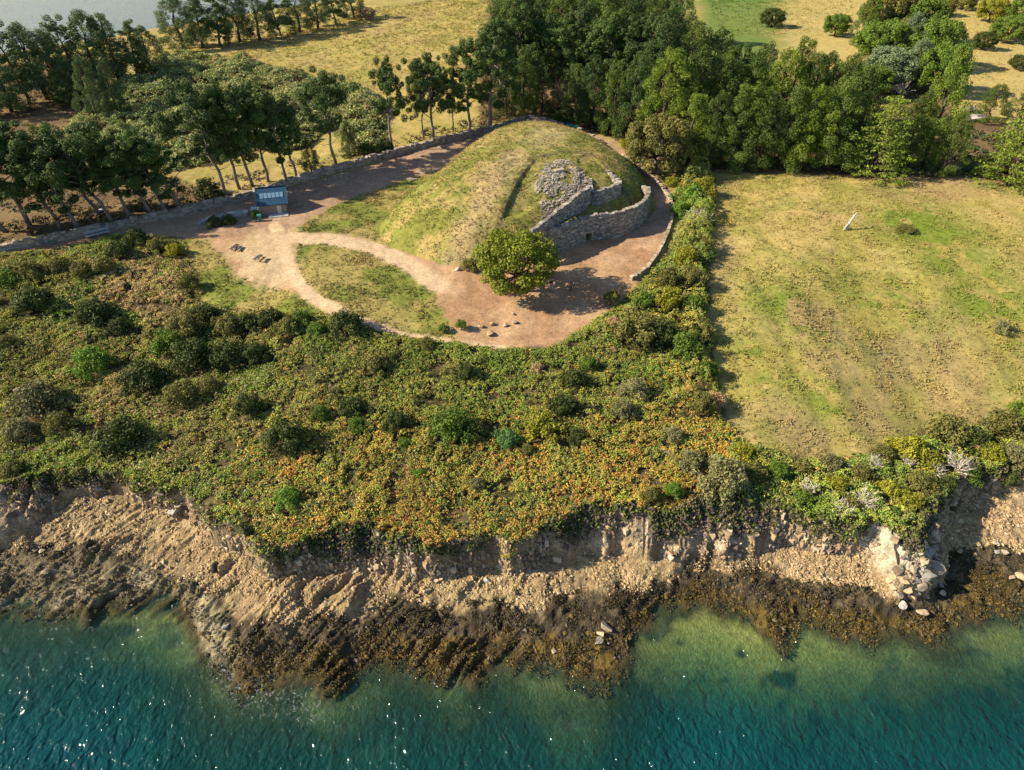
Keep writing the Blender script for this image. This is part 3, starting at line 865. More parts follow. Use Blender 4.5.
    sb = lerp(np.zeros(x.shape + (3,)) + np.array([0.022, 0.036, 0.020]), np.array([0.070, 0.090, 0.042]), sstep(.45, .65, fbm(x * .22, y * .3, 123, 4)))
    for i, (r, a) in enumerate([(7, 1), (6.5, 1), (6, 1), (6, .5), (6, .45), (4.5, .7), (4.5, .35), (4, .25)]):
        sb = lerp(sb, np.array([0.235, 0.225, 0.075]), np.clip(1.35 - np.hypot(x - gx[i], (y - gy[i]) * 1.2) / r, 0, 1) * a * sstep(.30, .5, fbm(x * .4, y * .5, 125, 3)) * sstep(.7, 2.2, c3 - y))
    sb = np.array([0.050, 0.043, 0.018]) + (sb - np.array([0.050, 0.043, 0.018])) * sstep(.3, 2.6, c3 - y + 1.2 * (fbm(x * .6, y * .6, 127, 3) - .5))[..., None]
    col = lerp(col, sb, sea)
    cls = np.zeros(x.shape, int)                       # 0 meadow
    cls[bare > .5] = 1                                 # path
    cls[(scm > .5)] = 2                                # heath
    cls[(wm > .5) & (cls == 0)] = 3                    # woodland floor
    cls[(y < c0)] = 4; cls[y < c1] = 5; cls[y < c3] = 6
    far = (y > 100) & (z < 0.6)
    shore = (y > 100) & (z < 2.2)
    col[shore] = np.array([0.36, 0.29, 0.20]); cls[shore] = 5
    col[far] = np.array([0.10, 0.10, 0.06]); cls[far] = 6
    return col, cls

def spaced(segs):
    out = []
    for a, b, st in segs:
        n = max(1, int(round((b - a) / st)))
        out += [a + (b - a) * i / n for i in range(n)]
    out.append(segs[-1][1]); return np.array(out)

XS = spaced([(-6000, -1000, 1000), (-1000, -300, 70), (-300, -130, 8), (-130, -66, 1.2), (-66, 66, 0.22), (66, 130, 1.0), (130, 300, 6), (300, 1000, 70), (1000, 6000, 1000)])
YS = spaced([(-3000, -200, 400), (-200, -20, 30), (-20, 8, 4), (8, 22, 1.0), (22, 52, 0.2), (52, 70, .4), (70, 130, 0.5), (130, 180, 0.8), (180, 380, 2.2), (380, 800, 30), (800, 6000, 520)])
gx, gy = np.meshgrid(XS, YS)
gz = terrain(gx, gy)
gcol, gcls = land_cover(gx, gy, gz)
md = poly_sd(MOUND, gx, gy)
gz = gz - 1.2 * sstep(1.5, 3.5, md)                    # the ground dips a little under the cairn
nx, ny = len(XS), len(YS)
idx = np.arange(nx * ny).reshape(ny, nx)
faces = np.stack([idx[:-1, :-1], idx[:-1, 1:], idx[1:, 1:], idx[1:, :-1]], -1).reshape(-1, 4)
fcls = gcls[:-1, :-1].reshape(-1)
allV = np.stack([gx, gy, gz], -1).reshape(-1, 3); allC = gcol.reshape(-1, 3)
LAND = [('meadow', 'dry grass meadow with green patches', 'meadow'), ('dirt_path', 'bare earth path winding round the grassy cairn', 'path'),
        ('heath_ground', 'dark soil under the bracken scrub', 'ground'), ('woodland_floor', 'brown needle covered ground under the pines', 'ground'),
        ('cliff', 'low eroded rocky cliff above the beach', 'cliff'), ('beach', 'tan pebble beach with dark rock ridges and weed', 'beach'),
        ('seabed', 'sea floor seen through the shallow water', 'seabed')]
for k, (nm, lab, cat) in enumerate(LAND):
    f = faces[fcls == k]
    used, inv = np.unique(f, return_inverse=True)
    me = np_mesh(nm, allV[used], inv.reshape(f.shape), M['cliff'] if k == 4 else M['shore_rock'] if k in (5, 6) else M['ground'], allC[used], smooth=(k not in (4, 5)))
    tag(link(nm, me), lab, cat, kind='structure')

# ------------------------------------------------------------------ water
WX = spaced([(-6000, -1000, 1000), (-1000, -160, 60), (-160, -66, 3), (-66, 66, 0.33), (66, 160, 3), (160, 1000, 60), (1000, 6000, 1000)])
WY = spaced([(-3000, -100, 300), (-100, -10, 8), (-10, 8, 1.5), (8, 48, 0.33), (48, 150, 8), (150, 400, 5), (400, 1000, 40), (1000, 6000, 500)])
wx, wy = np.meshgrid(WX, WY)
a = R(35); u = wx * math.cos(a) + wy * math.sin(a); v = -wx * math.sin(a) + wy * math.cos(a)
near = np.exp(-np.maximum(np.hypot(wx, wy) - 60, 0) / 60)
wz = near * (0.08 * (fbm(u * .45, v * .32, 201, 3) - .5) + 0.04 * (fbm(u * 1.2, v * .9, 204, 2) - .5))
dep = np.maximum(0.0, -terrain(wx, wy))
fx_, fy_ = unz(np.array([218., 226., 236., 250., 268., 290., 310]), np.array([660., 672., 682., 690., 696., 700, 708]), 0)
foam = np.zeros(wx.shape)
for i, (r_, s_) in enumerate([(1.0, .9), (1.1, 1), (1.3, 1), (1.6, 1), (1.6, .8), (1.6, .6), (1.5, .5)]):
    foam = np.maximum(foam, s_ * np.clip(1.3 - np.hypot(wx - fx_[i], wy - fy_[i]) / r_, 0, 1))
n_, m_ = wx.shape
idx = np.arange(n_ * m_).reshape(n_, m_)
wf = np.stack([idx[:-1, :-1], idx[:-1, 1:], idx[1:, 1:], idx[1:, :-1]], -1).reshape(-1, 4)
me = np_mesh('water', np.stack([wx, wy, wz], -1), wf, M['water'], smooth=True, attrs={'depth': dep, 'foam': foam})
tag(link('water', me), 'teal green sea water with ripples and glints', 'water', kind='structure')
# ------------------------------------------------------------------ vegetation meshes
def crown_mesh(name, clumps, per, leaf, mat, g, asp=0.55, out=0.55, flat=None, tint_up=0.35):
    """clumps: list of (centre, (rx, ry, rz)); leafy quads through each clump's outer half"""
    C = np.array([c[0] for c in clumps]); S = np.array([c[1] for c in clumps])
    vol = (S[:, 0] * S[:, 1]) ** 0.5
    cnt = np.maximum(8, (per * (vol / vol.mean()) ** 1.6)).astype(int)
    ci = np.repeat(np.arange(len(C)), cnt)
    N = len(ci)
    d = unit(g.normal(size=(N, 3)))
    rad = 0.45 + 0.6 * g.random(N) ** 0.6
    pos = C[ci] + d * S[ci] * rad[:, None]
    nrm = unit(d * out + unit(g.normal(size=(N, 3))) * (1 - out) + np.array([0, 0, .25]))
    sz = leaf * (0.6 + 0.8 * g.random(N))
    V = leaf_quads(pos, nrm, sz, asp, g)
    ct = g.random(len(C))
    t = np.clip(0.45 * ct[ci] + 0.55 * g.random(N), 0, 1)
    return np_mesh(name, V, quad_faces(N), mat, attrs={'tint': np.repeat(t, 4)})

def limb_pts(a, b, g, n=4, sag=0.08):
    a = np.array(a, float); b = np.array(b, float)
    L = np.linalg.norm(b - a)
    return [a + (b - a) * i / n + (g.normal(size=3) * sag * L * (0 if i in (0, n) else .5)) for i in range(n + 1)]

def make_pine(seed, H0=14.0, spread=3.6, bare=0.45, lean=0.0):
    """umbrella-like coast pine: bare trunk, rising limbs, flattened needle pads"""
    g = np.random.default_rng(seed)
    tb = MB(); top = np.array([g.normal() * .7 + lean * H0, g.normal() * .6, H0 * .93])
    tp = limb_pts((0, 0, -.3), top, g, 7, 0.018)
    tb.tube(tp, [0.30, .27, .24, .21, .18, .14, .10, .05], 8)
    clumps = []
    nl = 20
    for i in range(nl):
        f = bare + (0.96 - bare) * (i + g.random() * .6) / nl
        k = f * 7; j = min(int(k), 6); base = tp[j] + (tp[j + 1] - tp[j]) * (k - j)
        az = i * 2.4 + g.normal() * .4
        prof = math.sin(math.pi * min(1, (f - bare) / (1 - bare) * 0.66 + 0.28)) ** .8
        L = spread * (0.32 + .85 * g.random()) * max(.28, prof)
        end = base + np.array([math.cos(az) * L, math.sin(az) * L, L * (0.25 + .45 * g.random())])
        tb.tube(limb_pts(base, end, g, 3, .1), [.09, .07, .05, .025], 5)
        r = 0.55 + .62 * g.random() ** 1.5
        clumps.append((end, (r * 1.25, r * 1.25, r * .85)))
        if L > 1.8:
            m = base + (end - base) * (.55 + .15 * g.random()) + np.array([0, 0, .35])
            clumps.append((m + g.normal(size=3) * .6, (r, r, r * .5)))
            for _ in range(2): clumps.append((end + g.normal(size=3) * np.array([1.1, 1.1, 1.0]), (r * .8, r * .8, r * .65)))
    for i in range(6):
        clumps.append((top + g.normal(size=3) * np.array([.8, .8, .8]) + np.array([0, 0, .1]), (.7, .7, .65)))
    for i in range(3):                                   # dead snags on the bare part
        f = .2 + .25 * g.random(); k = f * 7; j = int(k); b = tp[j]
        az = g.random() * 6.28; L = .8 + g.random() * 1.4
        tb.tube([b, b + np.array([math.cos(az) * L * .6, math.sin(az) * L * .6, .2]), b + np.array([math.cos(az) * L, math.sin(az) * L, .7])], [.05, .035, .015], 4)
    return (crown_mesh('crown', clumps, 180, 0.155, None, g, .5, .65), tb.mesh('trunk', M['bark'], True), H0)

def make_cypress(seed, H0=15.0, rad=4.4, low=0.06, dens=74):
    """broad dense cypress clothed nearly to the ground in upswept sprays"""
    g = np.random.default_rng(seed)
    tb = MB(); tp = limb_pts((0, 0, -.3), (g.normal() * .5, g.normal() * .5, H0 * .9), g, 5, .03)
    tb.tube(tp, [.42, .36, .28, .2, .12, .05], 8)
    clumps = []; n = 62
    lob = g.random(8) * 6.28; la = .12 + .2 * g.random(8)
    for i in range(n):
        f = low + (0.98 - low) * ((i + .5) / n)
        env = rad * (min(1, (f + .10) * 3.2) ** .7) * max(0.08, (1 - f) ** .62) * 1.35
        az = i * 2.399 + g.normal() * .35
        e = env * (1 + la[i % 8] * math.sin(az * 2 + lob[i % 8]))
        q = e * (0.62 + .42 * g.random())
        c = np.array([math.cos(az) * q, math.sin(az) * q, f * H0])
        r = (0.75 + .7 * g.random()) * (1.1 - .45 * f)
        clumps.append((c, (r, r, r * (.75 + .5 * g.random()))))
        if i % 4 == 0:
            tb.tube(limb_pts((0, 0, f * H0 * .8), c, g, 3, .06), [.1, .08, .05, .02], 5)
    return (crown_mesh('crown', clumps, int(dens * 3.3), 0.14, None, g, .5, .5), tb.mesh('trunk', M['bark_dark'], True), H0)

def make_cedar(seed, H0=12.0, rad=5.2):
    """layered tree: flat drooping sprays in tiers on a conical outline"""
    g = np.random.default_rng(seed)
    tb = MB(); tb.tube(limb_pts((0, 0, -.3), (.2, 0, H0 * .97), g, 5, .02), [.4, .33, .26, .18, .1, .03], 8)
    clumps = []
    tiers = 11
    for k in range(tiers):
        f = .07 + .9 * k / tiers
        L = rad * (1 - f) ** .75 + .5
        nb = max(4, int(10 * (1 - f) + 3))
        for b in range(nb):
            az = 6.28 * b / nb + k * 1.1 + g.normal() * .15
            l2 = L * (.75 + .35 * g.random())
            for q in (.55, .95):
                c = np.array([math.cos(az) * l2 * q, math.sin(az) * l2 * q, f * H0 + .45 - q * q * .5])
                r = .55 + .35 * g.random()
                clumps.append((c, (r * 1.3, r * 1.3, r * .3)))
            tb.tube([(0, 0, f * H0), (math.cos(az) * l2 * .6, math.sin(az) * l2 * .6, f * H0 + .3), (math.cos(az) * l2, math.sin(az) * l2, f * H0 - .1)], [.06, .04, .015], 4)
    clumps.append((np.array([.2, 0, H0 * .97]), (.5, .5, .7)))
    return (crown_mesh('crown', clumps, 40, 0.18, None, g, .5, .45), tb.mesh('trunk', M['bark_dark'], True), H0)

def make_oak(seed, H0=7.6, rad=4.3):
    g = np.random.default_rng(seed)
    tb = MB(); tb.tube([(0, 0, -.3), (.05, .05, .8), (.0, .1, 1.7), (0.05, 0, 2.6)], [.34, .27, .24, .2], 9)
    clumps = []
    n = 85
    for i in range(n):
        zf = 1 - 1.75 * (i + .5) / n
        az = i * 2.399 + g.normal() * .3
        rr = math.sqrt(max(0, 1 - zf * zf)) ** .9
        q = .72 + .33 * g.random()
        c = np.array([math.cos(az) * rr * rad * q, math.sin(az) * rr * rad * q, 3.7 + zf * 3.4 * q])
        r = .62 + .45 * g.random()
        clumps.append((c, (r, r, r * .8)))
        if i % 5 == 0:
            tb.tube(limb_pts((0, 0, 2.0), c, g, 3, .08), [.14, .1, .06, .02], 5)
    return (crown_mesh('crown', clumps, 190, 0.135, None, g, .7, .55), tb.mesh('trunk', M['bark_dark'], True), H0)

def shrub_mesh(seed, flat=0.78, n=26, per=120, leaf=0.052, irregular=.2):
    """unit-radius dome of leaf clumps (scaled per shrub)"""
    g = np.random.default_rng(seed)
    clumps = []
    for i in range(n):
        zf = (i + .5) / n
        az = i * 2.399 + g.normal() * .4
        rr = math.sqrt(max(0, 1 - zf * zf))
        q = .70 + irregular * g.normal() * .6
        c = np.array([math.cos(az) * rr * q, math.sin(az) * rr * q, zf * flat * (.8 + .25 * g.random())])
        r = .20 + .13 * g.random()
        clumps.append((c, (r, r, r * .85)))
    clumps.append((np.array([0, 0, .3]), (.6, .6, .35)))
    return crown_mesh('shrub', clumps, per, leaf, None, g, .65, .5)

def dead_shrub_mesh(seed, n=22):
    """leafless bleached branches fanning from one foot, unit radius"""
    g = np.random.default_rng(seed); mb = MB()
    for i in range(n):
        az = i * 2.4 + g.normal() * .3; el = .35 + 1.0 * g.random(); L = .75 + .45 * g.random()
        d = np.array([math.cos(az) * math.cos(el), math.sin(az) * math.cos(el), math.sin(el)])
        e = d * L
        m = e * .5 + g.normal(size=3) * .06
        mb.tube([(0, 0, -.05), m, e], [.034, .024, .010], 4)
        for k in range(4):
            s = m + (e - m) * g.random(); q = unit(d + g.normal(size=3) * .7) * (.2 + .25 * g.random())
            mb.tube([s, s + q * .6 + g.normal(size=3) * .02, s + q], [.016, .012, .006], 3)
    return mb.mesh('dead_shrub', M['deadwood'])

PINES = [make_pine(301, 14, 3.9, .33), make_pine(302, 14, 4.4, .38), make_pine(303, 14, 3.4, .42), make_pine(304, 14, 4.2, .22), make_pine(305, 14, 4.0, .14), make_pine(306, 14, 3.6, .28), make_pine(307, 14, 4.6, .34)]
CYPR = [make_cypress(311), make_cypress(312, 15, 4.9), make_cypress(313, 15, 3.9), make_cypress(314, 15, 4.5, .12)]
CEDAR = [make_cedar(321)]
OAK = [make_oak(331)]
SHRUBS = [shrub_mesh(341), shrub_mesh(342, .9, 30, 110, .052, .3), shrub_mesh(343, .7, 24, 130, .055, .35), shrub_mesh(344, .85, 34, 100, .05, .25)]
DEAD = [dead_shrub_mesh(351), dead_shrub_mesh(352, 28)]
# one material slot per shared mesh; the object carries the material
for lst in (PINES, CYPR, CEDAR, OAK):
    for c, t, h in lst: c.materials.append(M['pine'])
for s in SHRUBS: s.materials.append(M['sh_dark'])

def objmat(o, mat):
    o.material_slots[0].link = 'OBJECT'; o.material_slots[0].material = mat

def tree(name, variant, px, base, top, label, group, mat, cat='tree', wid=1.0, lean=0.0, leany=0.0, zmin=None):
    x, y, z = G1(px, base, False)
    dx, dy, dz = raydir(px, top)
    t = y / dy
    Ht = max(2.5, (CZ + dz * t) - z)
    cm, tm, H0 = variant
    s = Ht / H0
    o = empty(name, (x, y, z - .05), random.uniform(0, 6.28))
    o.rotation_euler = (leany, lean, 0)
    spin = random.uniform(0, 6.28)
    w = s ** .75 * wid
    for nm, me in (('crown', cm), ('trunk', tm)):
        c = link(nm, me, o); c.scale = (w, w, s); c.rotation_euler = (0, 0, spin)
        if nm == 'crown': objmat(c, mat)
    tag(o, label, cat, group)
    return o

def shrub(px, py, rpx, mat, label, group=None, flat=1.0, name='shrub', cat='shrub', lift=0.0):
    """px, py: middle of the shrub in the photo; rpx: its half-width there"""
    x, y, z = G1(px, py + rpx * .45, False)
    dep = y * cP - (z - CZ) * sP
    r = rpx * 1.12 * dep / FPX
    if cat == 'dead shrub': me = random.choice(DEAD)
    else: me = random.choice(SHRUBS)
    o = link(name, me, None, (x, y, z - .05 + lift))
    o.scale = (r, r, r * flat); o.rotation_euler = (0, 0, random.uniform(0, 6.28))
    if cat != 'dead shrub': objmat(o, M[mat])
    tag(o, label, cat, group)
    return o

# ------------------------------------------------------------------ countless ground cover ("stuff")
def tuft_mesh(name, P, rad, nq, col, mat, leaf=.42, asp=.6, hemi=.55, flatz=0.8, jit=.16, grey=None):
    g = np.random.default_rng(len(P))
    N = len(P)
    i = np.repeat(np.arange(N), nq)
    d = unit(g.normal(size=(N * nq, 3))); d[:, 2] = np.abs(d[:, 2])
    pos = P[i] + d * rad[i][:, None] * np.array([1, 1, flatz]) * (.45 + .6 * g.random((N * nq, 1)))
    n = unit(d * hemi + g.normal(size=d.shape) * (1 - hemi) * .7 + np.array([-.34, -.05, .32]))
    V = leaf_quads(pos, n, rad[i] * leaf * (.65 + .7 * g.random(N * nq)), asp, g)
    c = col[i] * (1 + jit * g.normal(size=(N * nq, 1))) * (1 + jit * .4 * g.normal(size=(N * nq, 3)))
    return np_mesh(name, V, quad_faces(N * nq), mat, np.repeat(np.clip(c, .004, .9), 4, axis=0))

def scatter(poly, dens):
    p = np.asarray(poly); lo = p.min(0); hi = p.max(0)
    lo = np.maximum(lo, [-170, 10]); hi = np.minimum(hi, [170, 400])
    n = int((hi[0] - lo[0]) * (hi[1] - lo[1]) * dens)
    q = lo + rng.random((n, 2)) * (hi - lo)
    ux, uy = project(q[:, 0], q[:, 1], 7.0)
    q = q[(ux > -70) & (ux < W + 70) & (uy > -60) & (uy < H + 60)]
    return q

def palette(w, cols):
    """pick one colour per point with weights w (N,k)"""
    w = np.maximum(w, 0) + 1e-6
    c = np.cumsum(w / w.sum(1, keepdims=True), 1)
    k = (rng.random((len(w), 1)) > c).sum(1)
    return np.asarray(cols)[np.minimum(k, len(cols) - 1)]

def build_scrub():
    q = scatter(SCRUB, 17.0)
    d = poly_sd(SCRUB, q[:, 0], q[:, 1]) + 1.2 * (fbm(q[:, 0] * .8, q[:, 1] * .8, 401, 3) - .5)
    d = d - (q[:, 0] > 14) * 1.6 * (fbm(q[:, 0] * .25, q[:, 1] * .25, 404, 3) - .42)
    q = q[d > 0]; d = d[d > 0]
    x, y = q.T
    c0 = coast(x)[0]
    ok = (y > c0 - .25); x, y, d = x[ok], y[ok], d[ok]; c0 = c0[ok]
    z = terrain(x, y)
    ux, uy = project(x, y, z)
    hum = fbm(x * .33, y * .33, 403, 4); hum2 = fbm(x * 1.0, y * 1.0, 405, 3)
    edge = sstep(0, 1.6, d)
    right = sstep(655, 690, ux)
    hum0 = fbm(x * .13, y * .13, 402, 3)
    h = (.10 + .45 * sstep(.4, .62, hum0) + .45 * sstep(.35, .7, hum) + .40 * sstep(.4, .7, hum2)) * (.25 + .75 * edge) * (1 + 2.2 * right * (uy < 420))
    # gaps: bare dark soil shows where the cover thins
    gap = (fbm(x * .45 + 9, y * .45, 407, 3) < .315) & (rng.random(len(x)) < .85)
    left = 1 - sstep(250, 420, ux)
    rust = sstep(380, 480, uy) * sstep(200, 300, ux) * (1 - sstep(690, 740, ux)) + .5 * sstep(600, 700, ux) * sstep(230, 330, uy)
    n1 = fbm(x * .18, y * .18, 409, 3); n2 = fbm(x * .6, y * .6, 411, 3)
    tanz = np.exp(-(((ux - 150) / 70) ** 2 + ((uy - 290) / 45) ** 2)) + .6 * np.exp(-(((ux - 140) / 90) ** 2 + ((uy - 400) / 40) ** 2))
    cols = [(.085, .120, .020), (.135, .150, .030), (.105, .105, .035), (.205, .150, .032), (.220, .115, .030), (.215, .160, .080), (.040, .065, .018), (.145, .150, .085)]
    far_r = sstep(735, 775, ux) * sstep(380, 420, uy)
    rust = rust * (1 - far_r) * (.35 + 1.3 * sstep(.4, .6, n1)); left = np.maximum(left, .6 * far_r)
    w = np.stack([.9 + 2.2 * sstep(.48, .62, n1) - .3 * left + .5 * far_r,
                  1.1 + 1.6 * sstep(.48, .62, n2) - .3 * left + .4 * far_r,
                  .9 + .8 * left,
                  .65 + 1.7 * rust + .3 * n2,
                  .08 + 2.4 * rust * sstep(.38, .6, n2),
                  .10 + 2.8 * tanz + .35 * left * (1 - far_r),
                  .45 + .5 * (1 - sstep(.4, .55, hum)),
                  .25 + .9 * left * sstep(.45, .6, n1) + .8 * right * sstep(.5, .65, n1)], 1)
    w = np.maximum(w, 0) ** 2.6
    col = palette(w, cols) * ((.8 + .45 * fbm(x * .3 + 3, y * .3, 413, 3)) * (1 + .22 * left))[:, None]
    k = ~gap
    for (bx, by, br) in SHRUB_SPOTS:
        near = (np.abs(x - bx) < br) & (np.abs(y - by) < br)
        k &= ~(near & (np.hypot(x - bx, y - by) < br * .8))
    P = np.stack([x, y, z + h * .8], 1)[k]
    # a second, lower layer fills the flanks of the hummocks
    rad = (.16 + .17 * rng.random(k.sum())) * (1 + .1 * right[k])
    me = tuft_mesh('bracken', P, rad, 9, col[k] * 2.15, M['stuff'], .32, .5, .5, .75, .16)
    tag(link('bracken', me), 'rust and green bracken and bramble scrub above the cliff', 'bracken', kind='stuff')
    lo = rng.random(k.sum()) < .5
    P2 = np.stack([x, y, z + h * .3], 1)[k][lo]
    me = tuft_mesh('undergrowth', P2, rad[lo] * 1.3, 4, col[k][lo] * 1.1, M['stuff'], .5, .55, .5, .6, .2)
    tag(link('undergrowth', me), 'low tangled stems and leaves beneath the bracken', 'undergrowth', kind='stuff')

def build_thicket():
    q = scatter(THICKET, 2.6)
    d = poly_sd(THICKET, q[:, 0], q[:, 1]) + 4 * (fbm(q[:, 0] * .2, q[:, 1] * .2, 421, 3) - .5)
    q = q[d > 0]; d = d[d > 0]; x, y = q.T
    z = terrain(x, y, False)
    hum = fbm(x * .16, y * .16, 423, 3); hum2 = fbm(x * .4, y * .4, 425, 3)
    h = (.4 + 2.2 * sstep(.3, .7, hum) + 1.3 * sstep(.35, .7, hum2)) * (.3 + .7 * sstep(0, 3, d))
    n1 = fbm(x * .1, y * .1, 427, 3); n2 = fbm(x * .3, y * .3, 429, 3)
    cols = [(.105, .125, .040), (.165, .170, .060), (.125, .150, .062), (.140, .110, .050), (.060, .085, .028)]
    w = np.stack([np.ones(len(x)), .5 + 1.2 * sstep(.45, .6, n1), .6 + 1.0 * sstep(.5, .6, n2), .15 + .7 * sstep(.55, .7, n1), .5 + .4 * n2], 1)
    me = tuft_mesh('thicket', np.stack([x, y, z + h * .8], 1), .5 + .5 * rng.random(len(x)), 20, palette(w, cols) * 2.1, M['stuff'], .24, .6, .5, .7, .18)
    tag(link('thicket', me), 'grey green bramble thicket between the pines and the far meadow', 'thicket', kind='stuff')

def build_grass():
    # tufts on the meadows: short, dense enough to give the turf its grain and its own small shadows
    FIELD = wpoly([(700, 178), (712, 186), (710, 260), (708, 330), (724, 400), (745, 438), (790, 446), (880, 436), (940, 410), (1100, 385), (1100, 190), (860, 176)])
    q = scatter(FIELD, 6.5); q = q[poly_sd(FIELD, q[:, 0], q[:, 1]) > .2]
    FAR = wpoly([(200, 66), (262, 40), (380, 10), (500, -6), (470, 70), (380, 100), (290, 80)])
    f = scatter(FAR, 1.6); f = f[poly_sd(FAR, f[:, 0], f[:, 1]) > .2]
    FAR2 = wpoly([(700, -12), (860, -12), (850, 40), (720, 40)]); f2 = scatter(FAR2, .8); f2 = f2[poly_sd(FAR2, f2[:, 0], f2[:, 1]) > .2]
    FAR3 = wpoly([(930, -10), (1070, -10), (1070, 120), (965, 112)]); f3 = scatter(FAR3, .9); f2 = np.concatenate([f2, f3[poly_sd(FAR3, f3[:, 0], f3[:, 1]) > .2]])
    L = []
    for Pg in (APRON, ISLE, LAWN):
        a = scatter(Pg, 9); L.append(a[poly_sd(Pg, a[:, 0], a[:, 1]) > .1])
    allq = np.concatenate([q, f, f2] + L)
    x, y = allq.T
    sel = (poly_sd(MOUND, x, y) < 0)
    allq = allq[sel]; x, y = allq.T
    z = terrain(x, y)
    c, cls = land_cover(x, y, z)
    keep = cls == 0
    clump = fbm(x * .55, y * .55, 431, 3)
    keep &= (clump > .40) | (rng.random(len(x)) < .25)
    x, y, z, c, clump = x[keep], y[keep], z[keep], c[keep], clump[keep]
    green = sstep(.12, .02, c[:, 0] - c[:, 1])
    rad = (.12 + .16 * rng.random(len(x))) * (1 + .5 * sstep(.5, .65, clump)) * (1 + np.maximum(0, y - 110) / 160)
    me = tuft_mesh('grass', np.stack([x, y, z + .02], 1), rad, 5, c * 1.15, M['grass'], .42, .4, .35, .6, .15)
    tag(link('grass', me), 'short dry and green grass tufts on the meadows', 'grass', kind='stuff')

def build_woodfloor():
    # rough dark growth under the eaves of the woods
    polys = [WOODFLOOR2, HEDGE_R, WOODFLOOR]
    Q = []
    for P, dn in zip(polys, (.9, .7, .8)):
        a = scatter(P, dn); Q.append(a[poly_sd(P, a[:, 0], a[:, 1]) > .5])
    q = np.concatenate(Q); x, y = q.T
    z = terrain(x, y, False)
    n = fbm(x * .14, y * .14, 441, 3)
    ux, uy = project(x, y, z)
    keep = ((n > .45) & ~((ux < 480) & (rng.random(len(x)) < .6))) & (poly_sd(MOUND, x, y) < -1) & (poly_sd(BARE, x, y) < -.5)
    x, y, z, n = x[keep], y[keep], z[keep], n[keep]
    w = np.stack([np.ones(len(x)), .6 * np.ones(len(x)), .35 + n, .3 * np.ones(len(x))], 1)
    col = palette(w, [(.035, .055, .018), (.075, .085, .025), (.10, .075, .04), (.06, .10, .025)])
    me = tuft_mesh('woodland_undergrowth', np.stack([x, y, z + .2 + .8 * (n - .4)], 1), .35 + .45 * rng.random(len(x)), 8, col, M['stuff'], .42, .6, .55, .8, .2)
    tag(link('woodland_undergrowth', me), 'dark brambles and brush on the floor of the woods', 'undergrowth', kind='stuff')
    # ivy-like cover of the cliff brow
    x = np.linspace(-50, 54, 12000) + rng.normal(size=12000) * .1
    c0, c1, *_ = coast(x)
    t = np.abs(rng.normal(size=len(x))) * .8
    msk = fbm(x * .35, x * 0 + .5, 443, 3)
    uxx, _ = project(x, c0, 5.0 + 0 * x)
    dense = np.exp(-((uxx - 355) / 60) ** 2) + np.exp(-((uxx - 575) / 28) ** 2) + .8 * np.exp(-((uxx - 715) / 45) ** 2) + .7 * np.exp(-((uxx - 110) / 60) ** 2)
    keep = t < (c0 - c1) * np.maximum(sstep(.36, .62, msk) * .7, np.clip(dense, 0, 1) * .9)
    x, t = x[keep], t[keep]; y = coast(x)[0] - t; z = terrain(x, y)
    w = np.stack([np.ones(len(x)), .6 * np.ones(len(x)), .5 + 1.5 * sstep(.3, .9, t), .4 * np.ones(len(x))], 1)
    col = palette(w, [(.06, .08, .022), (.12, .14, .03), (.135, .105, .085), (.18, .165, .08)])
    me = tuft_mesh('cliff_growth', np.stack([x, y, z + .1], 1), .22 + .25 * rng.random(len(x)), 7, col, M['stuff'], .42, .5, .5, .8, .2)
    tag(link('cliff_growth', me), 'ragged heather and ivy hanging on the cliff brow', 'undergrowth', kind='stuff')

